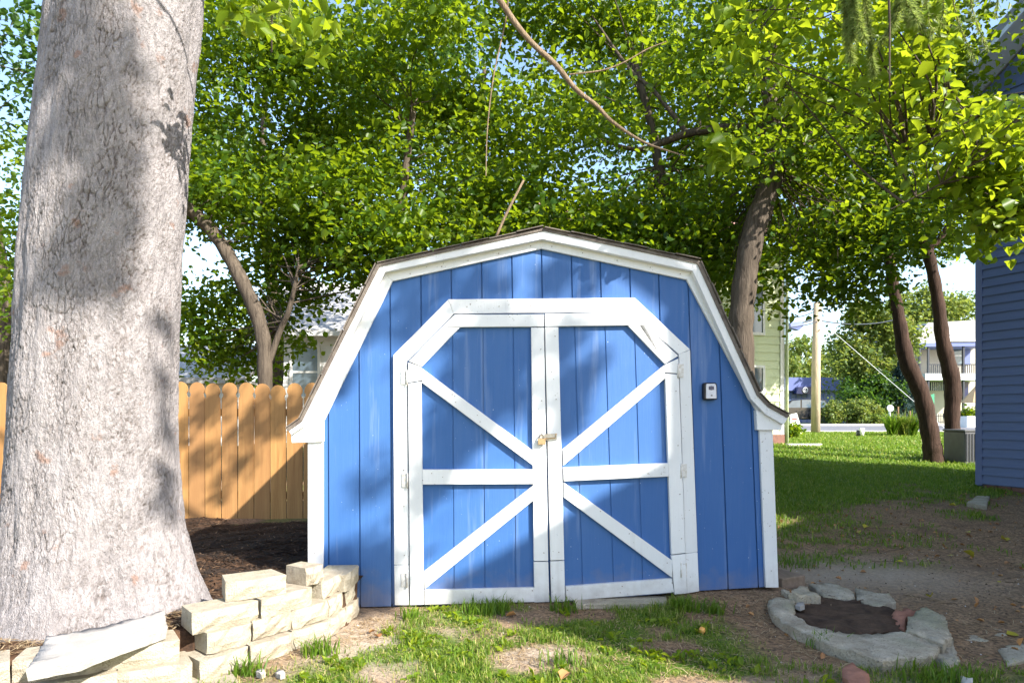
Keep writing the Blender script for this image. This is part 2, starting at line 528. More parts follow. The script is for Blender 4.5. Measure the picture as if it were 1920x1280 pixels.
M_CARPAINT = plain('dark_car_paint', (0.015, 0.017, 0.022), (0.012, 0.013, 0.018), 0.12, 4, 0.0, 10, spec=0.8)
M_TYRE = plain('tyre_rubber', (0.02, 0.02, 0.02), (0.014, 0.014, 0.014), 0.9, 20, 0.3, 80)
M_ALLOY = plain('wheel_alloy', (0.55, 0.56, 0.58), (0.4, 0.41, 0.43), 0.3, 20, 0.05, 80, metal=0.8)
M_TAN = plain('tan_canvas', (0.55, 0.38, 0.20), (0.46, 0.31, 0.16), 0.8, 5, 0.2, 40)
M_SIGNWHITE = plain('sign_white', (0.80, 0.80, 0.78), (0.70, 0.70, 0.69), 0.5, 8, 0.05, 60)
M_SIGNRED = plain('sign_red', (0.45, 0.12, 0.10), (0.38, 0.10, 0.08), 0.5, 8, 0.05, 60)
M_GREENSIGN = plain('green_panel', (0.06, 0.32, 0.16), (0.05, 0.27, 0.13), 0.5, 8, 0.05, 60)
M_ACGREY = plain('condenser_grey', (0.12, 0.12, 0.125), (0.09, 0.09, 0.095), 0.5, 8, 0.1, 60)
M_PALE = plain('pale_blue_stone', (0.52, 0.57, 0.58), (0.40, 0.45, 0.46), 0.7, 9, 0.6, 50)

# ------------------------------------------------------------------ ground, road
def bed_wall_line(x):
    """front face of the retaining wall in plan: y at x"""
    return np.interp(x, [-6, -2.5, -1.5, -1.05, -0.9], [1.6, 2.72, 3.34, 3.86, 4.6])

def lawn_amount(x, y):
    """how much grass grows here (0 bare soil .. 1 turf)"""
    n = fbm(x * 1.1 + 3, y * 1.1, 4, 21.0)
    n2 = fbm(x * 3.5, y * 3.5, 3, 31.0)
    front = smooth01((n * 0.5 + n2 * 0.5 - 0.36) / 0.18) * smooth01((4.75 - y) / 0.5) * smooth01((1.45 - 0.35 * (4.6 - y) * 0 - x) / 0.35)
    front *= smooth01((x - bed_edge(y) - 0.12) / 0.45)
    e = np.hypot((x - 0.15) / 0.28, (y - 3.55) / 0.22)
    front *= smooth01((e - 0.7) / 0.6)
    back = smooth01((y - 6.9 - 4.0 * (n - 0.5) - 3.0 * (n2 - 0.5) - 0.55 * np.clip(x - 2.5, 0, 6)) / 2.0) * (x > -1.2)
    mid = 0.55 * smooth01((n * 0.4 + n2 * 0.6 - 0.46) / 0.12) * smooth01((y - 5.3) / 1.0) * smooth01((4.8 - x) / 1.5)
    edge = 0.6 * smooth01((n2 - 0.50) / 0.12) * smooth01((3.55 - y) / 0.3) * (x > 1.1)
    return np.clip(np.maximum.reduce([front, back, mid, edge]), 0, 1)

def bed_edge(y):
    return np.interp(y, [1.6, 2.72, 3.34, 3.86, 4.6], [-6, -2.5, -1.5, -1.05, -0.9])

def sand_amount(x, y):
    a = np.exp(-(((x - 0.12) / 0.30) ** 2 + ((y - 3.62) / 0.20) ** 2))
    b = np.exp(-(((x - 2.7) / 0.9) ** 2 + ((y - 5.4) / 0.6) ** 2)) * 0.75
    c = 0.9 * np.exp(-(((x + 0.75) / 0.6) ** 2 + ((y - 3.8) / 0.6) ** 2))
    d = 0.6 * np.exp(-(((x - 1.6) / 0.6) ** 2 + ((y - 3.2) / 0.25) ** 2))
    n = fbm(x * 2.2, y * 2.2, 4, 41.0)
    return np.clip((a + b + c + d) * (0.55 + 0.9 * n), 0, 1)

def make_ground():
    xs = np.unique(np.concatenate([np.linspace(-400, -14, 16), np.linspace(-14, -4, 34), np.linspace(-4, 6, 230), np.linspace(6, 16, 50), np.linspace(16, 400, 18)]))
    ys = np.unique(np.concatenate([np.linspace(-60, 1, 18), np.linspace(1, 8, 200), np.linspace(8, 30, 90), np.linspace(30, 500, 24)]))
    X, Y = np.meshgrid(xs, ys)
    Z = ground_z(X, Y)
    nx, ny = len(xs), len(ys)
    i = np.arange(ny - 1)[:, None] * nx + np.arange(nx - 1)[None, :]
    fa = np.stack([i, i + 1, i + 1 + nx, i + nx], -1).reshape(-1, 4)
    V = np.stack([X, Y, Z], -1).reshape(-1, 3)
    o = np_mesh('ground', V, [fa], M_GROUND, attrs={'lawn': lawn_amount(X, Y).ravel(), 'sand': sand_amount(X, Y).ravel()}, smooth=True)
    tag(o, 'bare soil and thin lawn around the blue shed', 'ground', kind='structure')

make_ground()

def strip(name, x0, x1, y0, y1, z, mat, label, h=0.0):
    if h:
        o = box(name, (x0, y0, z - 0.2), (x1, y1, z + h), mat)
    else:
        o = mesh(name, [(x0, y0, z), (x1, y0, z), (x1, y1, z), (x0, y1, z)], [(0, 1, 2, 3)], mat, origin=(x0, y0, z))
    return tag(o, label, name.split('_')[-1], kind='structure')

strip('road', -300, 300, 26.2, 43.0, 0.656, M_ROAD, 'grey asphalt street beyond the lawn')
strip('kerb', -300, 300, 43.0, 43.3, 0.65, M_WALK, 'pale kerb on the far side of the street', 0.12)
strip('pavement', -300, 300, 25.6, 26.2, 0.65, M_WALK, 'thin pale kerb at the near edge of the street', 0.05)

def make_bed():
    xs = np.linspace(-7.5, -0.98, 150)
    ys = np.linspace(1.2, 8.6, 150)
    X, Y = np.meshgrid(xs, ys)
    inside = (Y > bed_wall_line(X) + 0.10) & (X < -0.9)
    d = np.clip(Y - bed_wall_line(X) - 0.08, 0, 5)
    Z = 0.20 - 0.19 * smooth01((Y - 4.6) / 3.4) + (fbm(X * 2.5, Y * 2.5, 4, 5.0) - 0.5) * 0.13 + (fbm(X * 14, Y * 14, 3, 6.0) - 0.5) * 0.03
    Z = Z + 0.09 * np.exp(-(((X + 1.6) / 0.8) ** 2 + ((Y - 6.6) / 1.2) ** 2))
    Z = Z - 0.03 * smooth01((3.7 - Y) / 0.3)
    Z = np.where(X > -1.25, np.minimum(Z, 0.20), Z)
    Z = np.where(inside, Z, -0.15)
    nx, ny = len(xs), len(ys)
    i = np.arange(ny - 1)[:, None] * nx + np.arange(nx - 1)[None, :]
    keep = inside[:-1, :-1] | inside[1:, 1:] | inside[1:, :-1] | inside[:-1, 1:]
    fa = np.stack([i, i + 1, i + 1 + nx, i + nx], -1)[keep].reshape(-1, 4)
    o = np_mesh('planting_bed', np.stack([X, Y, Z], -1).reshape(-1, 3), [fa], M_MULCH, smooth=True)
    tag(o, 'raised bed of dark mulch between the pine, the fence and the shed', 'bed', kind='structure')
    return lambda x, y: 0.20 - 0.19 * smooth01((y - 4.6) / 3.4) + (fbm(x * 2.5, y * 2.5, 4, 5.0) - 0.5) * 0.13 + 0.09 * np.exp(-(((x + 1.6) / 0.8) ** 2 + ((y - 6.6) / 1.2) ** 2)) - 0.03 * smooth01((3.7 - y) / 0.3)

bed_z = make_bed()

# ------------------------------------------------------------------ the shed
K = 0.077
SN = Vector((K, -1, 0)).normalized()                 # out of the front wall, towards the viewer
SO = Vector((0.216, 4.604, 0))
SHED_DEPTH = 3.0

def P(x, y, d=0.0):
    """photo pixel on the shed front, d metres proud of the wall"""
    r = Vector(((x - CX) / F, 1.0, -(y - CY) / F))
    o = Vector((0, 0, H))
    t = ((SO - o).dot(SN) + d) / r.dot(SN)
    return o + r * t

shed = thing('garden_shed', tuple(SO), 'blue barn-style garden shed with white trim and double doors', 'shed')

def board(name, px, d0, d1, mat, parent, bevel=0.002):
    fr = [P(x, y, d1) for x, y in px]
    bk = [p - SN * (d1 - d0) for p in fr]
    v, f = prism_vf(fr, bk)
    return mesh(name, v, f, mat, parent, bevel=bevel)

def clip(poly, a, b, c):
    """keep a*x + b*y <= c"""
    out = []
    for i in range(len(poly)):
        p, q = poly[i], poly[(i + 1) % len(poly)]
        fp, fq = a * p[0] + b * p[1] - c, a * q[0] + b * q[1] - c
        if fp <= 0:
            out.append(p)
        if (fp < 0 < fq) or (fq < 0 < fp):
            t = fp / (fp - fq)
            out.append((p[0] + t * (q[0] - p[0]), p[1] + t * (q[1] - p[1])))
    return out

def planks(name, outline, grooves, d0, d1, parent, gap=1.1):
    """vertical boards between groove lines ((x_top, y_top), (x_bot, y_bot))"""
    lines = [None] + grooves + [None]
    for l0, l1 in zip(lines[:-1], lines[1:]):
        poly = list(outline)
        if l0:
            (xt, yt), (xb, yb) = l0
            m_ = (xb - xt) / (yb - yt)
            poly = clip(poly, -1, m_, -(xt - m_ * yt) - gap)
        if l1 and poly:
            (xt, yt), (xb, yb) = l1
            m_ = (xb - xt) / (yb - yt)
            poly = clip(poly, 1, -m_, (xt - m_ * yt) - gap)
        if len(poly) > 2:
            board(name, poly, d0, d1, M_BLUE, parent, 0.0018)

lean_x, lean_v = [560, 600, 740, 1025, 1302, 1360, 1435], [0.0, 0.004, 0.0065, 0.0186, 0.033, 0.038, 0.045]

def leanline(x, y=520.0):
    m_ = float(np.interp(x, lean_x, lean_v))
    return ((x, y), (x + m_ * 620, y + 620))

outline = [(584, 1140), (584, 812), (604, 770), (724, 508), (1018, 445), (1302, 500), (1428, 775), (1438, 800), (1452, 1099), (1311, 1107), (1030, 1131), (740, 1136)]
front = board('front_wall', [(586, 1135), (586, 812), (606, 772), (726, 512), (1018, 449), (1300, 504), (1426, 777), (1436, 800), (1449, 1096), (1311, 1103), (1030, 1126), (740, 1131)], -0.05, -0.012, M_BLUE, shed)
planks('plank', outline, [leanline(x) for x in (614, 672, 731, 789, 846, 903, 960, 1016, 1072, 1126, 1181, 1235, 1290, 1344, 1398)], -0.012, 0.0, front)

# side and back walls, roof
BK = -SN * SHED_DEPTH
def shed_side(px_list, name, mat, inset):
    a = [P(x, y, -0.05) for x, y in px_list]
    v = a + [p + BK for p in a]
    th = inset
    v2 = [p + Vector((th, 0, 0)) for p in v]
    faces = [(0, 1, 3, 2), (4, 6, 7, 5), (0, 4, 5, 1), (2, 3, 7, 6), (0, 2, 6, 4), (1, 5, 7, 3)]
    return mesh(name, v + v2, faces, mat, shed)
shed_side([(584, 1138), (584, 812)], 'side_wall', M_BLUE, 0.04)
shed_side([(1452, 1098), (1440, 800)], 'side_wall', M_BLUE, -0.04)
bw = [P(x, y, 0) + BK for x, y in [(586, 1135), (586, 812), (726, 512), (1018, 449), (1300, 504), (1436, 800), (1449, 1096)]]
v, f = prism_vf(bw, [p - SN * 0.04 for p in bw])
mesh('back_wall', v, f, M_BLUE, shed)

roof_px = [(536, 803), (562, 785), (707, 494), (1020, 427), (1313, 489), (1424, 737), (1443, 757), (1481, 778)]
roof_lo = [(540, 808), (566, 790), (712, 499), (1020, 432), (1308, 494), (1420, 741), (1440, 762), (1477, 783)]
roof = None
for i in range(len(roof_px) - 1):
    a = [P(*roof_px[i], 0.085), P(*roof_px[i + 1], 0.085)]
    b = [P(*roof_lo[i], 0.085), P(*roof_lo[i + 1], 0.085)]
    fr = [a[0], a[1], b[1], b[0]]
    v, f = prism_vf(fr, [p + BK * 1.05 for p in fr])
    if roof is None:
        roof = mesh('roof', v, f, M_SHINGLE, shed)
    else:
        mesh('roof_slope', v, f, M_SHINGLE, roof)
# front-edge shingles, each with its own tilt
for i in range(len(roof_px) - 1):
    p0, p1 = P(*roof_px[i], 0.09), P(*roof_px[i + 1], 0.09)
    n = max(1, int((p1 - p0).length / 0.16))
    d = (p1 - p0).normalized()
    nrm = SN.cross(d)
    if nrm.z < 0:
        nrm = -nrm
    for row in range(2):
        for k in range(n):
            q0 = p0 + (p1 - p0) * (k / n) + d * 0.003
            q1 = p0 + (p1 - p0) * ((k + 1) / n) - d * 0.003
            lift = random.uniform(0.001, 0.006) + (0.004 if k % 2 else 0)
            out = SN * (random.uniform(0.004, 0.016) - row * 0.28)
            th = 0.007
            fr = [q0 + out + nrm * lift, q1 + out + nrm * (lift + 0.002), q1 + out + nrm * (lift + th), q0 + out + nrm * (lift + th)]
            v, f = prism_vf(fr, [p - SN * 0.28 + nrm * 0.006 for p in fr])
            mesh('shingle', v, f, M_SHINGLE, roof)

# rake boards (outer), trim boards (inner), eave returns and corner boards
OUT = [(540, 806), (566, 790), (709, 499), (1020, 433), (1311, 495), (1422, 742), (1442, 763), (1478, 784)]
MID = [(546, 815), (572, 797), (722, 510), (1017, 448), (1299, 508), (1408, 748), (1436, 777), (1469, 796)]
for i in range(len(OUT) - 1):
    board('rake_board', [OUT[i], OUT[i + 1], MID[i + 1], MID[i]], 0.02, 0.075, M_WHITE, shed)
board('trim_board', [(722, 510), (736, 527), (608, 788), (573, 798)], 0.0, 0.024, M_WHITE, shed)
board('trim_board', [(722, 510), (1017, 448), (1016, 466), (736, 527)], 0.0, 0.022, M_WHITE, shed)
board('trim_board', [(1017, 448), (1299, 508), (1288, 524), (1016, 466)], 0.0, 0.024, M_WHITE, shed)
board('trim_board', [(1299, 508), (1416, 758), (1438, 778), (1418, 769), (1288, 524)], 0.0, 0.026, M_WHITE, shed)
board('eave_return', [(566, 796), (606, 789), (606, 828), (547, 830), (545, 815)], 0.0, 0.045, M_WHITE, shed)
board('eave_return', [(1418, 769), (1442, 777), (1467, 793), (1466, 806), (1420, 806)], 0.0, 0.045, M_WHITE, shed)
board('corner_board', [(577, 828), (606, 828), (606, 1142), (577, 1142)], 0.0, 0.026, M_WHITE, shed)
board('corner_board', [(1424, 806), (1449, 806), (1460, 1101), (1436, 1101)], 0.0, 0.026, M_WHITE, shed)

# door frame
J = 0.024
frame = board('door_frame', [(840, 561), (1190, 558), (1182, 584), (851, 588)], 0.0, J, M_WHITE, shed)
board('frame_board', [(737, 666), (840, 562), (851, 588), (764, 677)], 0.0, J - 0.002, M_WHITE, frame)
board('frame_board', [(1190, 558), (1294, 655), (1273, 664), (1182, 584)], 0.0, J - 0.002, M_WHITE, frame)
board('frame_board', [(737, 667), (763, 677), (767, 1058), (739, 1058)], 0.0, J, M_WHITE, frame)
board('frame_board', [(739, 1059), (767, 1059), (768, 1134), (740, 1134)], 0.0, J + 0.003, M_WHITE, frame)
board('frame_board', [(1273, 664), (1294, 656), (1308, 1034), (1285, 1037)], 0.0, J, M_WHITE, frame)
board('frame_board', [(1285, 1038), (1308, 1035), (1311, 1108), (1288, 1112)], 0.0, J + 0.003, M_WHITE, frame)

# doors
D0, D1, D2 = 0.004, 0.040, 0.045
ld = board('door', [(767, 680), (853, 592), (1019, 591), (1029, 1126), (770, 1130)], 0.001, 0.0035, M_BLUE, shed)
planks('plank', [(768, 682), (854, 592), (1018, 591), (1028, 1124), (771, 1128)], [((848, 600), (851, 1110)), ((905, 600), (909, 1110)), ((962, 600), (967, 1110))], 0.0035, 0.009, ld, 0.9)
def wb(name, px, d1, parent):
    return board(name, px, 0.009, d1, M_WHITE, parent)
wb('stile', [(765, 719), (790, 715), (795, 1133), (769, 1134)], D1, ld)
wb('stile', [(765, 679), (790, 688), (790, 713), (765, 717)], D1 - 0.001, ld)
wb('stile', [(996, 614), (1020, 614), (1028, 1051), (1001, 1051)], D1, ld)
wb('stile', [(1001, 1053), (1028, 1053), (1030, 1128), (1002, 1129)], D1 - 0.001, ld)
wb('rail', [(852, 590), (1020, 589), (1020, 612), (833, 613)], D1 + 0.001, ld)
wb('rail', [(766, 677), (850, 591), (832, 614), (862, 614), (791, 687)], D1 - 0.002, ld)
wb('rail', [(792, 880), (1000, 880), (1001, 907), (792, 908)], D2, ld)
wb('rail', [(796, 1106), (1002, 1101), (1002, 1128), (796, 1133)], D1 - 0.001, ld)
wb('brace', [(791, 690), (1000, 845), (1000, 873), (791, 717)], D1 + 0.002, ld)
wb('brace', [(1001, 909), (1001, 937), (796, 1104), (795, 1071)], D1 + 0.002, ld)
rd = board('door', [(1023, 591), (1181, 588), (1271, 670), (1286, 1108), (1036, 1126)], 0.001, 0.0035, M_BLUE, shed)
planks('plank', [(1024, 591), (1180, 588), (1270, 671), (1285, 1106), (1037, 1124)], [((1077, 612), (1092, 1097)), ((1134, 612), (1150, 1097)), ((1189, 612), (1205, 1097))], 0.0035, 0.009, rd, 0.9)
wb('stile', [(1022, 613), (1047, 613), (1058, 1049), (1032, 1050)], D1, rd)
wb('stile', [(1032, 1052), (1058, 1051), (1060, 1127), (1034, 1128)], D1 - 0.001, rd)
wb('stile', [(1247, 700), (1273, 702), (1285, 1036), (1259, 1039)], D1, rd)
wb('stile', [(1247, 683), (1272, 672), (1273, 700), (1247, 698)], D1 - 0.001, rd)
wb('stile', [(1259, 1041), (1285, 1038), (1288, 1112), (1265, 1114)], D1 + 0.001, rd)
wb('rail', [(1022, 588), (1182, 585), (1208, 609), (1022, 612)], D1 + 0.001, rd)
wb('rail', [(1183, 586), (1272, 667), (1247, 682), (1178, 610), (1209, 609)], D1 - 0.002, rd)
wb('rail', [(1056, 876), (1253, 868), (1254, 893), (1057, 902)], D2, rd)
wb('rail', [(1061, 1099), (1260, 1084), (1264, 1110), (1061, 1126)], D1 - 0.001, rd)
wb('brace', [(1246, 684), (1247, 709), (1056, 873), (1055, 842)], D1 + 0.002, rd)
wb('brace', [(1057, 904), (1260, 1050), (1261, 1083), (1057, 932)], D1 + 0.002, rd)

for parent, pts in ((ld, [(757, 695), (758, 888), (757, 1074)]), (rd, [(1277, 682), (1283, 869), (1283, 1055)])):
    for x, y in pts:
        h = board('hinge', [(x - 5, y), (x + 5, y), (x + 5, y + 25), (x - 5, y + 25)], 0.02, J + 0.009, M_HINGE, parent, 0.001)
        a = P(x + (6 if x < 1000 else -6), y - 1, 0.040)
        b = P(x + (6 if x < 1000 else -6), y + 27, 0.040)
        tube('hinge_pin', [a, b], 0.0055, M_HINGE, parent, 8)
# nail and screw heads on the white boards
nails = []
for (x0, y0, x1, y1, n) in [(800, 700, 985, 852, 5), (802, 712, 990, 862, 5), (812, 1066, 990, 920, 5), (1235, 700, 1070, 850, 6), (1238, 712, 1072, 862, 6), (1070, 915, 1245, 1050, 4), (800, 887, 990, 887, 4), (800, 900, 990, 900, 4), (1066, 884, 1245, 876, 4), (756, 800, 758, 1040, 4), (1014, 640, 1020, 1040, 5), (1041, 640, 1048, 1040, 5), (1268, 740, 1278, 1000, 4), (870, 575, 1170, 571, 6), (590, 860, 590, 1040, 4), (1438, 840, 1446, 1060, 4), (760, 515, 1000, 460, 5), (1040, 463, 1270, 512, 5), (805, 1112, 990, 1107, 3), (1075, 1105, 1250, 1093, 3)]:
    for k in range(n):
        t = (k + random.uniform(-0.15, 0.15)) / max(1, n - 1)
        nails.append((x0 + (x1 - x0) * t, y0 + (y1 - y0) * t))
V, Fc = [], []
for x, y in nails:
    c = P(x, y, 0.046 if 766 < x < 1288 and y > 600 else 0.0285)
    rt = Vector((-SN.y, SN.x, 0))
    off = len(V)
    V += [c + (rt * math.cos(t) + Vector((0, 0, 1)) * math.sin(t)) * 0.0032 for t in [2 * math.pi * k / 6 for k in range(6)]]
    V += [p - SN * 0.012 for p in V[off:off + 6]]
    Fc += [tuple(range(off, off + 6))] + [(off + k, off + 6 + k, off + 6 + (k + 1) % 6, off + (k + 1) % 6) for k in range(6)]
nl = mesh('nail_heads', V, Fc, M_WOODGREY, shed)
nl['kind'] = 'stuff'

# hasp on the doors, padlock hanging on it
hasp = board('hasp', [(1012, 814), (1044, 812), (1044, 824), (1012, 826)], 0.041, 0.048, M_STEEL, rd, 0.001)
tube('hasp_staple', [P(1014, 818, 0.044), P(1014, 816, 0.066), P(1014, 824, 0.066), P(1014, 826, 0.044)], 0.004, M_STEEL, rd, 6)
tube('latch_rod', [P(1016, 822, 0.058), P(1041, 821, 0.056), P(1043, 812, 0.056)], 0.0045, M_BRASS, rd, 6)
pl = thing('padlock', tuple(P(1016, 832, 0.05)), 'small brass padlock hanging on the shed door hasp', 'padlock')
board('body', [(1009, 822), (1023, 822), (1023, 833), (1009, 833)], 0.052, 0.072, M_BRASS, pl, 0.002)
sh = [P(1016 + 5 * math.cos(t), 822 - 1 - 8 * math.sin(t), 0.062) for t in np.linspace(math.pi, 0, 9)]
tube('shackle', [P(1011, 823, 0.062)] + sh + [P(1021, 823, 0.062)], 0.0035, M_STEEL, pl, 8)
lb = thing('key_lockbox', tuple(P(1331, 749, 0.0)), 'small black key lockbox with grey face on the blue wall', 'lockbox')
board('body', [(1321, 717), (1342, 717), (1345, 720), (1345, 749), (1320, 749), (1320, 720)], 0.0, 0.045, M_BLACK, lb, 0.006)
board('face_plate', [(1325, 719), (1341, 719), (1343, 722), (1344, 747), (1324, 747), (1324, 722)], 0.043, 0.049, M_GREYFACE, lb, 0.002)
board('code_window', [(1329, 724), (1334, 723), (1339, 724), (1339, 730), (1334, 731), (1329, 730)], 0.048, 0.051, M_NAVY, lb, 0.0005)
board('key_slot', [(1333, 740), (1336, 740), (1336, 742), (1333, 742)], 0.048, 0.051, M_BLACK, lb, 0)

# step and sill under the doors, wood block at the corner
st = [P(1080, 1121, 0.06), P(1246, 1112, 0.06), P(1246, 1128, 0.16), P(1080, 1138, 0.16)]
z0 = gz(0.6, 4.5)
v, f = prism_vf([Vector((p.x, p.y, z0 + 0.035)) for p in [P(1075, 1128, -0.02), P(1250, 1118, -0.02), P(1250, 1118, 0.15), P(1075, 1128, 0.15)]], [Vector((p.x, p.y, z0 - 0.06)) for p in [P(1075, 1128, -0.02), P(1250, 1118, -0.02), P(1250, 1118, 0.15), P(1075, 1128, 0.15)]])
tag(mesh('doorstep', v, f, M_CONC, origin=P(1160, 1125, 0), bevel=0.008), 'worn concrete doorstep under the right-hand shed door', 'doorstep')
q = W(1478, 1088, 5.1)
c = Vector((1.93, 4.95, gz(1.93, 4.95)))
v, f = box_vf((-0.11, -0.13, -0.03), (0.13, 0.15, 0.075))
Rm = Matrix.Rotation(0.5, 4, 'Z')
tag(mesh('wood_block', [c + Rm @ Vector(p) for p in v], f, M_WOODGREY, origin=c, bevel=0.006), 'brown timber block at the foot of the shed corner', 'block')

# ------------------------------------------------------------------ retaining wall
def block_mesh(i, L=0.30, D=0.19, Hh=0.10):
    """split-faced wall block: rough front, tapered sides, origin at front-bottom centre, front towards -Y"""
    r = random.Random(i)
    bm = bmesh.new()
    nx, nz = 6, 3
    fv = [[bm.verts.new((-L / 2 + L * a / nx, -abs(r.gauss(0.006, 0.006)) - (0.010 if 0 < a < nx and 0 < b < nz else 0) + (0.012 if a in (0, nx) else 0), Hh * b / nz + r.uniform(-.002, .002))) for a in range(nx + 1)] for b in range(nz + 1)]
    for b in range(nz):
        for a in range(nx):
            bm.faces.new((fv[b][a], fv[b][a + 1], fv[b + 1][a + 1], fv[b + 1][a]))
    bl = [bm.verts.new((s * L * 0.42, D, z)) for z in (0, Hh) for s in (-1, 1)]
    top = fv[nz]
    bm.faces.new(list(top) + [bl[3], bl[2]])
    bm.faces.new(list(reversed(fv[0])) + [bl[0], bl[1]])
    bm.faces.new((bl[0], bl[2], bl[3], bl[1]))
    bm.faces.new([fv[b][0] for b in range(nz + 1)] + [bl[2], bl[0]])
    bm.faces.new([fv[b][nx] for b in range(nz, -1, -1)] + [bl[1], bl[3]])
    bmesh.ops.recalc_face_normals(bm, faces=bm.faces)
    me = bpy.data.meshes.new('block')
    bm.to_mesh(me)
    bm.free()
    me.materials.append(M_BLOCK)
    return me

BL = [block_mesh(i) for i in range(8)]
BLS = [block_mesh(20 + i, 0.17, 0.17) for i in range(3)]
wall = thing('retaining_wall', (-1.5, 3.4, 0), 'low curved retaining wall of stacked tan blocks by the pine', 'retaining wall')
cnt = 0
def block(p0, p1, z, tilt=0.0, short=False):
    global cnt
    p0, p1 = Vector((*p0, 0)), Vector((*p1, 0))
    d = p1 - p0
    o = link('block', (BLS if short else BL)[cnt % (3 if short else 8)], wall, ((p0.x + p1.x) / 2, (p0.y + p1.y) / 2, z + 0.001 * (cnt % 3)))
    cnt += 1
    o.rotation_euler = (0, tilt, math.atan2(d.y, d.x))
    o.scale = (d.length / (0.17 if short else 0.30) * 0.985, 1, 1)

def run(a, b, n, z, jit=0.014):
    a, b = Vector(a), Vector(b)
    for k in range(n):
        j = Vector((random.uniform(-jit, jit), random.uniform(-jit, jit)))
        block(tuple(a.lerp(b, k / n) + j), tuple(a.lerp(b, (k + 1) / n) + j), z, random.uniform(-0.025, 0.025))
zb = -0.005
# left run
run((-2.62, 2.62), (-1.50, 3.20), 4, zb)
run((-2.76, 2.60), (-1.86, 3.075), 3, zb + 0.10)
block((-1.87, 3.085), (-1.575, 3.235), zb + 0.10, 0.03)
run((-2.55, 2.58), (-1.30, 3.22), 4, zb - 0.10)
# middle run, facing the lawn
run((-1.47, 3.24), (-1.02, 3.88), 3, zb - 0.005)
run((-1.475, 3.30), (-1.05, 3.90), 3, zb + 0.10)
block((-1.545, 3.29), (-1.315, 3.545), zb + 0.20, 0.02)
block((-1.30, 3.55), (-1.12, 3.83), zb + 0.20)
block((-1.47, 3.50), (-1.215, 3.685), zb + 0.30, 0.01)
block((-1.155, 3.835), (-1.09, 3.955), zb + 0.30, 0, True)
# return beside the shed
run((-1.03, 3.90), (-0.985, 4.36), 2, zb)
run((-1.06, 3.92), (-1.00, 4.35), 2, zb + 0.10)
block((-1.09, 3.92), (-1.03, 4.20), zb + 0.20)
block((-1.00, 4.10), (-0.99, 4.40), zb + 0.20)

def rock(name, px, ztop, thick, mat, label, cat, parent=None, seed=0, tilt=(0, 0), group=None, rough=0.012):
    """broken slab: outline given on the photo at height ztop, uneven top, real thickness"""
    pts = []
    for x, y in px:
        Y = F * (H - ztop) / (y - CY)
        pts.append(Vector(((x - CX) / F * Y, Y, ztop)))
    return rock_w(name, pts, ztop, thick, mat, label, cat, parent, seed, tilt, group, rough)

def rock_w(name, pts, ztop, thick, mat, label, cat, parent=None, seed=0, tilt=(0, 0), group=None, rough=0.012):
    c = sum(pts, Vector()) / len(pts)
    bm = bmesh.new()
    r = random.Random(seed)
    top = [bm.verts.new(p) for p in pts]
    bm.faces.new(top)
    bmesh.ops.subdivide_edges(bm, edges=list(bm.edges), cuts=3, use_grid_fill=True)
    bmesh.ops.triangulate(bm, faces=list(bm.faces))
    bmesh.ops.subdivide_edges(bm, edges=[e for e in bm.edges if e.calc_length() > 0.08], cuts=1)
    bmesh.ops.triangulate(bm, faces=list(bm.faces))
    bmesh.ops.subdivide_edges(bm, edges=[e for e in bm.edges if e.calc_length() > 0.035], cuts=1)
    bmesh.ops.triangulate(bm, faces=list(bm.faces))
    rim = {v for e in bm.edges if e.is_boundary for v in e.verts}
    ret = bmesh.ops.extrude_face_region(bm, geom=list(bm.faces))
    low = [g for g in ret['geom'] if isinstance(g, bmesh.types.BMVert)]
    for v_ in low:
        v_.co.z -= thick
        d = v_.co - c
        v_.co.x -= d.x * 0.05 * r.uniform(0.2, 1)
        v_.co.y -= d.y * 0.05 * r.uniform(0.2, 1)
    lows = set(low)
    for v_ in bm.verts:
        if v_ in lows:
            continue
        v_.co.z += r.gauss(0, rough * 0.25) + rough * 5 * (float(fbm(v_.co.x * 11 + seed, v_.co.y * 11, 3, seed)) - 0.5) + (v_.co.x - c.x) * tilt[0] + (v_.co.y - c.y) * tilt[1]
        if v_ in rim:
            v_.co.x += r.gauss(0, rough * 0.35) + rough * 2.5 * (float(fbm(v_.co.x * 16, v_.co.y * 16, 2, seed + 3)) - 0.5)
            v_.co.y += r.gauss(0, rough * 0.35)
            v_.co.z -= abs(r.gauss(0, rough * 1.2))
    bmesh.ops.recalc_face_normals(bm, faces=bm.faces)
    org = ORI[parent.name] if parent else Vector((c.x, c.y, ztop - thick))
    bmesh.ops.translate(bm, verts=bm.verts, vec=-org)
    me = bpy.data.meshes.new(name)
    bm.to_mesh(me)
    bm.free()
    me.materials.append(mat)
    for p_ in me.polygons:
        p_.use_smooth = p_.normal.z > 0.5
    o = link(name, me, parent, None if parent else org)
    if not parent:
        tag(o, label, cat, group)
    return o

sl = [(50, 1254), (88, 1192), (168, 1177), (246, 1160), (309, 1143), (315, 1176), (240, 1202), (172, 1226), (150, 1236)]
rock('stone_slab', sl, 0.25, 0.05, M_SLAB, 'white stone slab lying on top of the tan block wall', 'stone slab', seed=4, rough=0.004)
rock_w('pale_boulder', [Vector(p) for p in ((-2.62, 2.52, 0.36), (-2.16, 2.63, 0.36), (-2.10, 2.52, 0.36), (-2.18, 2.40, 0.36), (-2.6, 2.3, 0.36))], 0.36, 0.42, M_PALE, 'pale bluish stone at the photo corner beside the block wall', 'stone', seed=9, rough=0.02, tilt=(-0.3, 0))

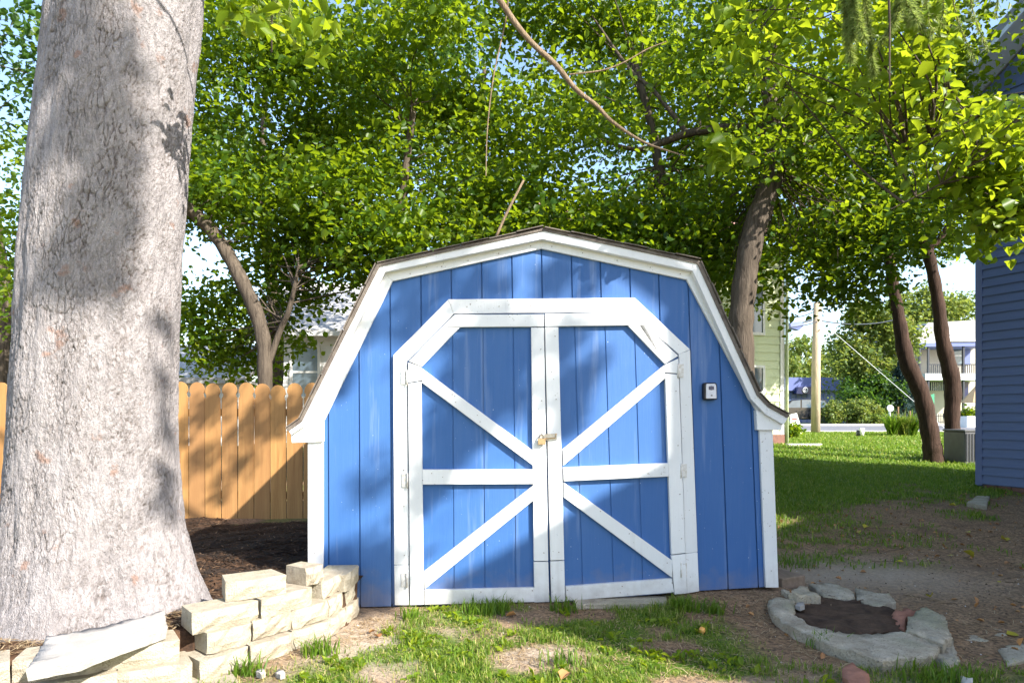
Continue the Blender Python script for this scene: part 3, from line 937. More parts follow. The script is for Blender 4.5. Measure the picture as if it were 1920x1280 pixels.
# ------------------------------------------------------------------ stone ring and loose stones
ring = thing('stone_ring', (2.05, 4.2, 0), 'broken ring of mossy concrete pieces around dark soil', 'stone ring')
zt = 0.048
rock('stone', [(1438, 1128), (1452, 1116), (1490, 1121), (1489, 1150), (1530, 1172), (1600, 1188), (1690, 1181), (1768, 1206), (1752, 1226), (1655, 1238), (1560, 1208), (1480, 1172), (1446, 1148)], zt, 0.13, M_CONC, None, None, ring, 1, rough=0.006)
rock('stone', [(1518, 1094), (1560, 1092), (1600, 1107), (1603, 1120), (1545, 1117)], zt - 0.010, 0.12, M_CONC, None, None, ring, 2, rough=0.006)
rock('stone', [(1604, 1101), (1668, 1112), (1682, 1130), (1642, 1137), (1607, 1123)], zt - 0.014, 0.12, M_CONC, None, None, ring, 3, rough=0.006)
rock('stone', [(1702, 1152), (1735, 1138), (1772, 1154), (1784, 1188), (1768, 1203), (1700, 1180)], zt + 0.02, 0.15, M_CONC, None, None, ring, 4, rough=0.007)
rock('stone', [(1672, 1146), (1702, 1139), (1728, 1140), (1700, 1152), (1697, 1177), (1684, 1172)], zt - 0.005, 0.12, M_BRICKRED, None, None, ring, 5)
rock('stone', [(1464, 1108), (1508, 1096), (1540, 1116), (1492, 1119)], zt + 0.02, 0.11, M_CONC, None, None, ring, 6)
rock('stone', [(1750, 1228), (1786, 1192), (1798, 1238), (1770, 1252)], zt - 0.035, 0.10, M_CONC, None, None, ring, 7)
rock('soil', [(1484, 1122), (1545, 1116), (1610, 1124), (1680, 1140), (1692, 1182), (1600, 1190), (1528, 1174), (1486, 1152)], 0.026, 0.05, M_SOIL, None, None, ring, 8, rough=0.012)
rock('flat_stone', [(1806, 1182), (1870, 1174), (1890, 1190), (1850, 1202), (1810, 1200)], -0.006, 0.05, M_CONC, 'flat grey stone sunk in the soil beside the stone ring', 'stone', seed=12, rough=0.004)
rock('flat_stone', [(1868, 1212), (1918, 1205), (1935, 1235), (1890, 1245)], -0.006, 0.05, M_CONC, 'flat grey stone at the photo edge, nearer than its neighbour', 'stone', seed=13, rough=0.004)
rock('broken_brick', [(1578, 1248), (1598, 1241), (1630, 1262), (1632, 1285), (1598, 1290), (1582, 1265)], 0.05, 0.08, M_BRICKRED, 'broken pink brick on the ground in front of the stone ring', 'brick', seed=14, rough=0.006)
rock('stone_chip', [(1800, 1262), (1822, 1270), (1830, 1292), (1808, 1290)], 0.03, 0.05, M_WALK, 'pale stone chip at the bottom edge beyond the stone ring', 'stone', seed=15, rough=0.005)
for k, (x, y, lab) in enumerate([(489, 1256, 'small white stone on the grass in front of the block wall'), (526, 1257, 'flat white pebble on the grass, away from the block wall'), (1500, 1131, 'white pebble lying on the stone ring')]):
    zz = 0.022 if k < 2 else 0.064
    rock('pebble', [(x - 9, y + 1), (x - 3, y - 5), (x + 7, y - 4), (x + 9, y + 2), (x, y + 5)], zz, 0.03, M_SLAB, lab, 'pebble', seed=16 + k, rough=0.003)

# ------------------------------------------------------------------ fence
FY = 8.2
fence = thing('picket_fence', (-4.2, FY, 0), 'golden cedar picket fence with rounded dog-ear tops behind the mulch bed', 'fence')
def picket_mesh(i, w=0.186, h=1.72):
    r = random.Random(40 + i)
    pr = [(-w / 2, 0), (w / 2, 0), (w / 2, h - 0.19), (w / 2 - 0.016, h - 0.165), (w / 2 - 0.018, h - 0.14), (w / 2 - 0.002, h - 0.115)]
    pr += [(math.cos(t) * (w / 2 - 0.002), h - 0.10 + math.sin(t) * 0.10) for t in np.linspace(0.1, math.pi - 0.1, 9)]
    pr += [(-w / 2 + 0.002, h - 0.115), (-w / 2 + 0.018, h - 0.14), (-w / 2 + 0.016, h - 0.165), (-w / 2, h - 0.19)]
    v, f = prism_vf([(x, -0.009, z) for x, z in pr], [(x, 0.009, z) for x, z in pr])
    me = bpy.data.meshes.new('picket')
    me.from_pydata(v, [], f)
    me.materials.append(M_CEDAR)
    bm = bmesh.new(); bm.from_mesh(me)
    bmesh.ops.recalc_face_normals(bm, faces=bm.faces)
    bm.to_mesh(me); bm.free()
    return me
PK = [picket_mesh(i) for i in range(4)]
x = -7.3
k = 0
while x < -1.6:
    o = link('picket', PK[k % 4], fence, (x, FY + random.uniform(-0.006, 0.006), random.uniform(-0.085, -0.045)))
    o.rotation_euler = (random.uniform(-0.008, 0.008), random.uniform(-0.006, 0.006), random.uniform(-0.02, 0.02))
    o.scale = (random.uniform(0.985, 1.015), 1, random.uniform(0.994, 1.006))
    x += 0.1955
    k += 1
for z in (0.25, 1.25):
    box('rail', (-7.4, FY + 0.02, z), (-1.5, FY + 0.06, z + 0.09), M_CEDAR, fence)
for x in (-7.2, -4.75, -2.3):
    box('post', (x, FY + 0.062, -0.2), (x + 0.09, FY + 0.15, 1.55), M_CEDAR, fence)

# ------------------------------------------------------------------ trees: leaves, limbs, trunks
def leaf_arrays(Pp, L, wr, g, up=0.6, droop=0.35, fold=0.25, tint=None):
    n = len(Pp)
    d = g.normal(size=(n, 3))
    d[:, 2] = d[:, 2] * 0.5 - droop
    d /= np.linalg.norm(d, axis=1)[:, None]
    nr = g.normal(size=(n, 3))
    nr[:, 2] += up * 2
    nr -= d * np.sum(nr * d, 1)[:, None]
    nr /= np.linalg.norm(nr, axis=1)[:, None] + 1e-9
    s = np.cross(d, nr)
    L = (L * g.uniform(0.5, 1.4, n))[:, None]
    w = L * wr * g.uniform(0.85, 1.15, n)[:, None]
    f = nr * w * fold
    V = np.stack([Pp, Pp + d * L * 0.30 + s * w * 0.5 + f, Pp + d * L * 0.66 + s * w * 0.40 + f, Pp + d * L - nr * L * 0.12,
                  Pp + d * L * 0.66 - s * w * 0.40 + f, Pp + d * L * 0.30 - s * w * 0.5 + f], 1).reshape(-1, 3)
    i = np.arange(n)[:, None] * 6
    Fq = np.concatenate([i + np.array([[0, 1, 2, 3]]), i + np.array([[0, 3, 4, 5]])])
    if tint is None:
        tint = g.uniform(0, 1, n)
    return V, Fq, np.repeat(tint, 6)

def clump_points(g, centre, rad, nclump, per, spread, shell=0.5):
    u = g.normal(size=(nclump, 3))
    u /= np.linalg.norm(u, axis=1)[:, None]
    r = g.uniform(0, 1, nclump) ** (1 / 3)
    r = shell + (1 - shell) * r
    r *= g.uniform(0.6, 1.0, nclump)
    C = np.array(centre) + u * r[:, None] * np.array(rad)
    bough = None
    if nclump >= 100:                                 # clumps gather on boughs, leaving pockets between them
        nb = nclump // 6
        B = C[:nb]
        bough = g.integers(0, nb, nclump)
        C = B[bough] + g.normal(size=(nclump, 3)) * np.array([0.40, 0.36, 0.22]) * min(1.6, max(rad) / 2.6)
    n = g.poisson(per, nclump)
    idx = np.repeat(np.arange(nclump), n)
    Pp = C[idx] + g.normal(size=(len(idx), 3)) * np.array(spread)
    ct = g.uniform(0, 1, nclump)
    if bough is not None:
        ct = 0.5 * ct + 0.5 * g.uniform(0, 1, nb)[bough]
    tint = np.clip(0.60 * ct[idx] ** 1.6 + 0.45 * g.uniform(0, 1, len(idx)) ** 1.4, 0, 1)
    return C, Pp, tint

def limbs_mesh(name, segs, mat, parent):
    V, Fc = [], []
    for pts, rad, sides in segs:
        v, f = tube_vf(pts, rad, sides, False, len(V))
        V += v
        Fc += f
    return mesh(name, V, Fc, mat, parent, smooth=True)

def tree(name, base, label, trunks, crowns, leaf_m, bark, seed, leaf=0.10, wr=0.72, group=None, minz=None, twigs=True, keep=None, cat='tree', limbs=(), droop=0.35, sides=12, extra=None):
    """trunks: list of [(x,y,z,r)...]; crowns: list of (centre, radii, clumps, leaves per clump, spread)"""
    g = np.random.default_rng(seed)
    root = thing(name, base, label, cat, group)
    anchors = []
    for tr in trunks:
        sp = spline(tr, 7)
        V, Fc = tube_vf([p[:3] for p in sp], [p[3] * (1 + 0.06 * math.sin(i * 1.7) * (i > 2)) for i, p in enumerate(sp)], sides)
        mesh('trunk', V, Fc, bark, root, smooth=True)
        anchors += [Vector(p[:3]) for p in sp[len(sp) // 2:]]
    segs = []
    for lb_ in limbs:
        sp = spline(lb_, 6)
        segs.append(([p[:3] for p in sp], [max(p[3], 0.003) for p in sp], 7))
        anchors += [Vector(p[:3]) for p in sp[len(sp) // 3:]]
    allP, allT = [], []
    for c, rad, nc, per, spread in crowns:
        C, Pp, ti = clump_points(g, c, rad, nc, per, spread)
        if keep is not None:
            m_ = keep(Pp)
            Pp, ti = Pp[m_], ti[m_]
            C = C[keep(C)]
        if minz is not None:
            m_ = Pp[:, 2] > minz
            Pp, ti = Pp[m_], ti[m_]
        allP.append(Pp)
        allT.append(ti)
        if twigs and anchors:
            A = np.array([tuple(a) for a in anchors])
            for q in C[:min(len(C), 40)]:
                dd = np.linalg.norm(A - q, axis=1) + np.maximum(0, A[:, 2] - q[2] + 0.15) * 1.5
                a = A[int(g.choice(np.argsort(dd)[:4]))]
                L_ = np.linalg.norm(q - a)
                if L_ < 0.1 or L_ > 1.7:
                    continue
                mid = (a + q) / 2 + g.normal(size=3) * 0.10 * L_ + np.array([0, 0, 0.06 * L_])
                r0 = min(0.026, 0.005 + 0.006 * L_)
                segs.append(([p[:3] for p in spline([tuple(a), tuple(mid), tuple(q)], 3)], list(np.linspace(r0, 0.004, 7)), 4))
    if segs:
        b_ = limbs_mesh('branches', segs, bark, root)
        b_['kind'] = 'stuff'
    if extra is not None:
        C, Pp = extra(g)
        allP.append(Pp)
        allT.append(g.uniform(0, 1, len(Pp)))
        hub = Vector((5.2, 0.4, 7.4))
        for q in C[::2]:
            q = Vector(q)
            segs.append(([hub, hub.lerp(q, 0.5) + Vector((0, 0, 0.25)), q], [0.012, 0.009, 0.004], 4))
    Pp, ti = np.concatenate(allP), np.concatenate(allT)
    V, Fq, tt = leaf_arrays(Pp, leaf, wr, g, droop=droop, tint=ti)
    o = np_mesh('crown', V, [Fq], leaf_m, root, attrs={'tint': tt})
    o['kind'] = 'stuff'
    return root

def w4(x, y, Y, r):
    p = W(x, y, Y)
    return (p.x, p.y, p.z, r)

# trees behind the shed and the fence
tree('maple_tree', (-3.45, 9.6, 0.0), 'slender leaning tree rising behind the cedar fence', 
     [[(-3.48, 9.6, -0.1, 0.13), w4(497, 715, 9.6, 0.105), w4(488, 610, 9.6, 0.10), w4(440, 500, 9.6, 0.095), w4(395, 430, 9.6, 0.09), w4(345, 385, 9.6, 0.085), w4(270, 330, 9.6, 0.07), w4(220, 230, 9.6, 0.05)]],
     [((-4.2, 10.6, 5.6), (3.0, 1.3, 2.2), 215, 74, (0.28, 0.26, 0.15)), ((-4.2, 10.5, 2.7), (1.2, 0.5, 0.9), 60, 60, (0.24, 0.20, 0.15)), ((-2.9, 10.5, 3.5), (1.1, 0.5, 0.6), 34, 55, (0.24, 0.20, 0.14)), ((-6.6, 10.4, 3.6), (1.6, 1.0, 1.8), 50, 60, (0.3, 0.28, 0.2))],
     M_LEAF, M_BARK, 101, 0.09, limbs=[[w4(500, 690, 9.6, 0.05), w4(525, 620, 9.6, 0.045), w4(542, 580, 9.5, 0.038), w4(560, 500, 9.4, 0.02)]])
tree('maple_tree', (-1.6, 10.6, 0.05), 'leafy tree over the left half of the shed roof',
     [[(-1.5, 10.6, 0, 0.12), (-1.4, 10.6, 2.2, 0.10), (-1.7, 10.5, 4.0, 0.08), (-1.5, 10.4, 6.0, 0.04)]],
     [((-1.6, 10.4, 5.6), (2.9, 1.5, 2.6), 160, 86, (0.29, 0.26, 0.15)), ((-1.0, 9.6, 3.6), (2.0, 0.8, 0.8), 66, 70, (0.26, 0.24, 0.15))],
     M_LEAF, M_BARK, 102, 0.105)
tree('maple_tree', (2.45, 10.0, 0.05), 'thin dark tree over the middle of the shed roof',
     [[(2.5, 10, 0, 0.10), w4(1272, 470, 10, 0.085), w4(1262, 410, 10, 0.08), w4(1235, 310, 10, 0.07), w4(1225, 250, 10, 0.06), w4(1190, 120, 10, 0.05)]],
     [((1.3, 10.2, 5.7), (2.8, 1.4, 2.7), 165, 88, (0.29, 0.26, 0.15)), ((1.4, 9.4, 3.5), (1.9, 0.8, 0.8), 56, 60, (0.26, 0.24, 0.15))],
     M_LEAF, M_BARK, 103, 0.098)
tree('maple_tree', (3.1, 8.6, 0.03), 'thick grey trunk leaning over the shed roof, dense crown',
     [[(3.0, 8.6, -0.1, 0.20), w4(1391, 680, 8.6, 0.155), w4(1392, 570, 8.6, 0.149), w4(1412, 440, 8.6, 0.144), w4(1448, 330, 8.6, 0.135), w4(1456, 240, 8.6, 0.108), w4(1440, 150, 8.6, 0.090), w4(1460, 20, 8.6, 0.072), w4(1480, -120, 8.6, 0.045)]],
     [((3.9, 9.0, 5.6), (2.7, 1.4, 2.4), 150, 88, (0.28, 0.25, 0.15)), ((3.0, 9.4, 3.2), (1.0, 0.6, 0.7), 30, 55, (0.22, 0.22, 0.14)), ((3.2, 8.0, 4.9), (1.3, 0.3, 0.9), 44, 46, (0.24, 0.2, 0.15)), ((4.6, 9.3, 3.4), (0.8, 0.8, 0.8), 40, 60, (0.22, 0.22, 0.14))],
     M_LEAF, M_BARK, 104, 0.086, limbs=[[w4(1456, 250, 8.6, 0.07), w4(1380, 240, 8.9, 0.06), w4(1290, 250, 9.2, 0.055), w4(1200, 280, 9.5, 0.035), w4(1120, 260, 9.8, 0.012)], [w4(1450, 330, 8.6, 0.04), w4(1520, 250, 8.9, 0.03), w4(1590, 170, 9.2, 0.012)], [w4(1290, 252, 9.2, 0.035), w4(1225, 170, 9.5, 0.03), w4(1180, 130, 9.7, 0.026), w4(1110, 30, 10.0, 0.012)]])
tree('maple_tree', (8.95, 14.5, gz(8.95, 14.5)), 'tree with a crooked red-brown trunk, next to the street lawn',
     [[w4(1752, 872, 14.5, 0.207), w4(1745, 820, 14.5, 0.178), w4(1728, 740, 14.5, 0.170), w4(1700, 675, 14.5, 0.163), w4(1686, 600, 14.5, 0.126), w4(1672, 520, 14.5, 0.111), w4(1662, 440, 14.5, 0.096), w4(1640, 300, 14.5, 0.074)]],
     [((7.6, 14.8, 7.0), (2.3, 1.6, 2.2), 150, 80, (0.36, 0.34, 0.2)), ((7.4, 15.6, 5.4), (1.7, 0.9, 0.9), 50, 60, (0.3, 0.3, 0.16))],
     M_LEAF, M_BARKRED, 105, 0.105)
tree('maple_tree', (9.9, 15.2, gz(9.9, 15.2)), 'forked tree with a red-brown trunk beside the slate blue house',
     [[w4(1792, 862, 15.2, 0.178), w4(1785, 790, 15.2, 0.155), w4(1786, 720, 15.2, 0.170), w4(1768, 640, 15.2, 0.148), w4(1758, 560, 15.2, 0.126), w4(1742, 480, 15.2, 0.118), w4(1726, 430, 15.2, 0.096), w4(1710, 330, 15.2, 0.067)]],
     [((9.8, 15.6, 7.6), (2.4, 1.6, 2.3), 150, 80, (0.36, 0.34, 0.2)), ((9.8, 16.2, 5.7), (1.5, 0.8, 0.8), 44, 55, (0.3, 0.3, 0.16))],
     M_LEAF, M_BARKRED, 106, 0.105, limbs=[[w4(1742, 470, 15.2, 0.067), w4(1768, 440, 15.2, 0.059), w4(1790, 390, 15.2, 0.037)]])
# taller trees further back that close the canopy
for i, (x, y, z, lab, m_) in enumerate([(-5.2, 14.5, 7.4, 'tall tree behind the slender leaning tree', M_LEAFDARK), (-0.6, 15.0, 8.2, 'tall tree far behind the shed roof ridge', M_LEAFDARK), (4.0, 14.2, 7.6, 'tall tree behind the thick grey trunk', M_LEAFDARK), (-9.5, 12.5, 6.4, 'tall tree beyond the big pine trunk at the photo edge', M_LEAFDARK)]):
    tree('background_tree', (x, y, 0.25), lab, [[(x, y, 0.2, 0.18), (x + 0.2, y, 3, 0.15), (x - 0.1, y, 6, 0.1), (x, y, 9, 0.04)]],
         [((x, y, z), (3.6, 2.0, 3.6), 130, 70, (0.42, 0.4, 0.24))], m_, M_BARK, 120 + i, 0.12, minz=3.0)  # dark leaf colour stands in for shaded depth behind the nearer crowns

# overhanging tree on the right, close to the viewer
def keep_right(Q):
    sx = CX + F * Q[:, 0] / np.maximum(Q[:, 1], 0.3)
    return Q[:, 1] > 0.2
SHADE = []                                           # spots on shed, trunk and fence that added, unseen leaf clumps shade
def shade_px(x, y, r, n, Y=None):
    p = P(x, y, 0.02) if Y is None else W(x, y, Y)
    SHADE.append((p, r / 278.0, n))
for x_, y_, r_, n_ in [(745, 500, 16, 26), (800, 560, 24, 40), (830, 500, 20, 40), (905, 530, 22, 46), (770, 610, 14, 16), (1050, 505, 16, 40), (1105, 530, 10, 12), (870, 660, 26, 60), (930, 690, 34, 90), (900, 760, 34, 80), (860, 800, 30, 60), (960, 640, 30, 60), (830, 860, 26, 50), (980, 740, 14, 20), (1060, 640, 18, 40), (1070, 720, 20, 50), (1065, 790, 16, 36), (1100, 690, 14, 14), (660, 1080, 34, 90), (700, 1110, 26, 60), (720, 1050, 18, 30), (790, 930, 18, 26), (700, 900, 14, 14), (640, 700, 12, 12), (690, 610, 14, 16), (620, 1060, 20, 40), (1140, 480, 10, 8), (930, 600, 20, 30)]:
    shade_px(x_, y_, r_, int(n_ * 2.3))
for k in range(24):
    shade_px(random.uniform(105, 262), random.uniform(15, 520), random.uniform(13, 24), 46, 3.44)
for x_, y_ in ((312, 600), (318, 690), (322, 780), (322, 870), (326, 940)):
    shade_px(x_, y_, 9, 26, 3.72)
for x_, y_, r_, n_ in [(400, 760, 30, 50), (460, 800, 34, 60), (380, 860, 26, 36), (520, 790, 26, 40), (440, 880, 24, 30), (350, 800, 20, 26), (500, 740, 16, 20), (560, 750, 26, 50), (410, 930, 14, 14)]:
    shade_px(x_, y_, r_, int(n_ * 1.8), 8.18)
def shade_leaves(g):
    Cs, Ps = [], []
    for p, r_, n_ in SHADE:
        t = g.uniform(4.4, 6.2)
        c_ = np.array(p) + t * np.array([SA, -1, SB])
        Cs.append(c_)
        a_ = np.array(SUN.cross(Vector((0, 0, 1))).normalized())
        b_ = np.cross(np.array(SUN), a_)
        q_ = g.normal(size=(n_, 3)) * 0.55
        Ps.append(c_ + q_[:, :1] * a_ * r_ * 1.5 + q_[:, 1:2] * b_ * r_ * 1.5 + q_[:, 2:] * np.array(SUN) * 0.25)
    return np.array(Cs), np.concatenate(Ps)
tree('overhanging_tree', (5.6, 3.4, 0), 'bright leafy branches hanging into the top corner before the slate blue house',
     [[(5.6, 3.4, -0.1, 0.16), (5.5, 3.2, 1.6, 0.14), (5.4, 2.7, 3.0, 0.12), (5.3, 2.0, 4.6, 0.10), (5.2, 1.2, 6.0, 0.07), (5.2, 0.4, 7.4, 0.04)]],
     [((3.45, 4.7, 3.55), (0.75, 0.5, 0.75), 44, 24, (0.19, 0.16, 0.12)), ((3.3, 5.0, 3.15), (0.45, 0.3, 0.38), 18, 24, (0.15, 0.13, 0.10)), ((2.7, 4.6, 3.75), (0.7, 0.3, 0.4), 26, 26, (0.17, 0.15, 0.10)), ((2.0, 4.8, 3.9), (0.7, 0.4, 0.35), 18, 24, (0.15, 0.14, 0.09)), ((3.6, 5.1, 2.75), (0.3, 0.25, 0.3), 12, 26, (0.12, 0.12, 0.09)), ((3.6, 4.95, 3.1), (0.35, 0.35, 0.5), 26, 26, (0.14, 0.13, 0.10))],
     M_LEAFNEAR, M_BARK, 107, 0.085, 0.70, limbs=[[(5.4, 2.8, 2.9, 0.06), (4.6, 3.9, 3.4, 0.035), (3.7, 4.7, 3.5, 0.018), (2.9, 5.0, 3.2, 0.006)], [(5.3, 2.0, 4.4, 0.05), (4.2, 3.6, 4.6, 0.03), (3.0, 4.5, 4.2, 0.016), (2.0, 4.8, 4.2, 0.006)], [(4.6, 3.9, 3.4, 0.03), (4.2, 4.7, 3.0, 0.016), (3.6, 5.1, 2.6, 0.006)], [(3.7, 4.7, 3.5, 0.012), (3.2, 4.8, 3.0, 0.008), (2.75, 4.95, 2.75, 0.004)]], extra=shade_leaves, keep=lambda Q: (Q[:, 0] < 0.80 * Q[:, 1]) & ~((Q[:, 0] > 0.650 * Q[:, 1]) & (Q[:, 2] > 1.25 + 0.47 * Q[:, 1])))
# overhead tree behind the viewer whose long pale limb crosses the view
tree('overhead_tree', (-0.6, -1.6, 0), 'long pale bare limb crossing above the shed roof with a leaf tuft at its tip',
     [[(-0.6, -1.6, -0.1, 0.16), (-0.55, -1.5, 2.0, 0.14), (-0.5, -1.0, 4.0, 0.12), (-0.55, 0.6, 5.6, 0.07)]],
     [((1.27, 4.15, 2.83), (0.10, 0.10, 0.07), 5, 14, (0.05, 0.05, 0.04)), ((-1.05, 3.6, 3.32), (0.20, 0.15, 0.12), 5, 12, (0.07, 0.07, 0.05)), ((-1.35, 3.3, 3.25), (0.15, 0.12, 0.10), 4, 12, (0.06, 0.06, 0.05))],
     M_LEAFNEAR, M_TWIG, 108, 0.082, 0.62, limbs=[[(-0.55, 0.6, 5.6, 0.05), (-0.55, 2.4, 5.1, 0.032), w4(870, -95, 4.05, 0.021), w4(930, -10, 4.2, 0.019), w4(968, 46, 4.2, 0.018), w4(1000, 84, 4.2, 0.0175), w4(1042, 122, 4.2, 0.0165), w4(1080, 168, 4.2, 0.015), w4(1118, 198, 4.2, 0.013), w4(1150, 230, 4.2, 0.011), w4(1210, 268, 4.2, 0.008), w4(1285, 293, 4.2, 0.003)],
     [w4(1068, 140, 4.2, 0.005), w4(1120, 134, 4.2, 0.0055), w4(1150, 126, 4.2, 0.005), w4(1180, 112, 4.2, 0.0045), w4(1215, 92, 4.2, 0.004), w4(1250, 78, 4.2, 0.002)], [w4(955, -30, 4.2, 0.006), w4(948, 40, 4.25, 0.0045), w4(926, 140, 4.25, 0.0042), w4(914, 240, 4.25, 0.004), w4(911, 330, 4.25, 0.003)],
     [(-0.4, 0.8, 5.1, 0.03), (-0.9, 2.4, 4.6, 0.012), (-1.15, 3.4, 3.62, 0.006), (-1.3, 3.35, 3.3, 0.003)]], twigs=False)
tube_pts = [w4(930, 445, 8.0, 0.018), w4(950, 400, 8.0, 0.017), w4(982, 338, 8.0, 0.014)]
sp = spline(tube_pts, 4)
tag(tube('dead_branch', [p[:3] for p in sp], [p[3] for p in sp], M_TWIG, sides=6), 'bare pale branch sticking up behind the shed roof', 'branch')

# the big pine in front
def make_pine():
    root = thing('pine_tree', (-2.33, 3.82, 0.1), 'massive pale pine trunk with flaky bark behind the block wall', 'tree')
    nz, na = 520, 420
    zk = [-0.1, 0.10, 0.20, 0.37, 0.62, 1.0, 1.5, 2.15, 2.9, 3.65, 6.0, 9.0]
    rk = [0.72, 0.62, 0.55, 0.495, 0.45, 0.424, 0.406, 0.396, 0.386, 0.376, 0.34, 0.28]
    cx = [-2.32, -2.32, -2.32, -2.325, -2.33, -2.335, -2.32, -2.285, -2.21, -2.14, -1.90, -1.60]
    zz = np.concatenate([np.linspace(-0.1, 4.2, nz - 40), np.linspace(4.3, 9.0, 40)])
    th = np.linspace(0.5 * np.pi, 2.5 * np.pi, na, endpoint=False)
    th = th - 0.6 * np.cos(th)                    # finer on the side that faces the yard, seam at the back
    T, Z = np.meshgrid(th, zz)
    rr = np.interp(Z, zk, rk)
    lobes = 0.07 * np.sin(3 * T + 1.0) + 0.05 * np.sin(5 * T + 2.2) + 0.03 * np.sin(8 * T)
    rr = rr * (1 + lobes * np.clip(1.1 - Z * 1.3, 0.05, 1))
    u = T / (2 * np.pi)
    ncell = 92
    wx, wy = u * ncell + (fbm(u * 40, Z * 6, 3, 3.0) - 0.5) * 1.3, Z * 15.0 + (fbm(u * 40, Z * 9, 3, 4.0) - 0.5) * 1.3
    f1, f2, cid = worley(wx, wy, 1.0, ncell)
    crack = np.clip(1 - (f2 - f1) / 0.10, 0, 1) * np.clip(fbm(u * 40, Z * 5.0, 3, 17.0) * 4.5 - 1.75, 0, 1)
    g1, g2, _ = worley(u * 120 + wx * 0.3, Z * 30, 7.0)
    flake = np.clip(1 - (g2 - g1) / 0.2, 0, 1) * np.clip(fbm(u * 30, Z * 5, 3, 13.0) * 3.5 - 1.35, 0, 1)
    ridge = fbm(u * 26, Z * 1.4, 3, 27.0)
    rr = rr + 0.005 * (cid - 0.5) - 0.010 * crack - 0.006 * flake + 0.020 * (fbm(u * 16, Z * 2, 4, 23.0) - 0.5) + 0.030 * (ridge - 0.5)
    X = np.interp(Z, zk, cx) + rr * np.cos(T)
    Yv = 3.82 + rr * np.sin(T)
    V = np.stack([X, Yv, Z], -1).reshape(-1, 3)
    i = np.arange(nz - 1)[:, None] * na
    a = np.arange(na)[None, :]
    b = (a + 1) % na
    fa = np.stack([i + a, i + b, i + na + b, i + na + a], -1).reshape(-1, 4)
    np_mesh('trunk', V, [fa], M_PINE, root, attrs={'crack': np.clip(crack * 0.85 + flake * 0.5, 0, 1).ravel()}, smooth=True)
    # hanging needle sprays high in front of the view
    g = np.random.default_rng(77)
    def spray(top, n, length, wid, seed):
        r_ = np.random.default_rng(seed)
        k = max(3, int(wid * 90))
        Ps, Ds = [], []
        for i_ in range(k):
            o_ = np.array([r_.normal() * wid * 0.8, r_.normal() * wid * 0.8, -r_.uniform(0, 0.25) * length])
            L_ = length * r_.uniform(0.45, 0.8)
            sw = r_.normal(size=2) * 0.10
            pts = [np.array(top) + o_ + np.array([sw[0] * t * t, sw[1] * t * t, -L_ * t]) for t in np.linspace(0, 1, 7)]
            tube('twig', [tuple(p) for p in pts], list(np.linspace(0.004, 0.0015, 7)), M_TWIG, root, 5)
            m_ = n // k
            t = r_.uniform(0, 1, m_)
            Ps.append(np.stack([np.interp(t, np.linspace(0, 1, 7), [p[a_] for p in pts]) for a_ in range(3)], 1))
            d_ = r_.normal(size=(m_, 3))
            d_[:, 2] = -np.abs(d_[:, 2]) - 0.55
            Ds.append(d_ / np.linalg.norm(d_, axis=1)[:, None])
        P_, D_ = np.concatenate(Ps), np.concatenate(Ds)
        m_ = len(P_)
        sd = np.cross(D_, r_.normal(size=D_.shape))
        sd /= np.linalg.norm(sd, axis=1)[:, None]
        L_ = r_.uniform(0.03, 0.065, (m_, 1))
        V_ = np.stack([P_ - sd * 0.0026, P_ + sd * 0.0026, P_ + D_ * L_], 1).reshape(-1, 3)
        np_mesh('needle_spray', V_, [np.arange(m_ * 3).reshape(-1, 3)], M_NEEDLE, root, attrs={'tint': np.repeat(r_.uniform(0, 1, m_), 3)})['kind'] = 'stuff'
    br = [(-1.9, 4.4, 8.2, 0.10), (-0.6, 4.3, 7.4, 0.07), (0.9, 3.8, 5.5, 0.045), (2.0, 3.8, 4.6, 0.02), (2.12, 3.85, 3.7, 0.008), (2.13, 3.85, 3.1, 0.004)]
    sp_ = spline(br, 6)
    tube('branch', [p[:3] for p in sp_], [p[3] for p in sp_], M_BARK, root, 7)
    spray((2.06, 4.0, 4.2), 20000, 1.10, 0.075, 1)
    spray((2.28, 4.0, 3.95), 6000, 0.55, 0.06, 2)
    spray((2.75, 4.4, 4.3), 3000, 0.75, 0.13, 3)
    spray((-1.62, 4.6, 4.6), 2600, 1.0, 0.05, 4)
    sp_ = spline([(2.0, 3.8, 4.6, 0.02), (2.4, 4.2, 4.5, 0.014), (2.75, 4.4, 4.2, 0.006)], 4)
    tube('branch', [p[:3] for p in sp_], [p[3] for p in sp_], M_BARK, root, 6)
    sp_ = spline([(-2.1, 4.2, 5.4, 0.05), (-1.8, 4.5, 5.2, 0.03), (-1.63, 4.6, 4.6, 0.012), (-1.62, 4.6, 3.7, 0.006)], 4)
    tube('branch', [p[:3] for p in sp_], [p[3] for p in sp_], M_BARK, root, 6)

make_pine()

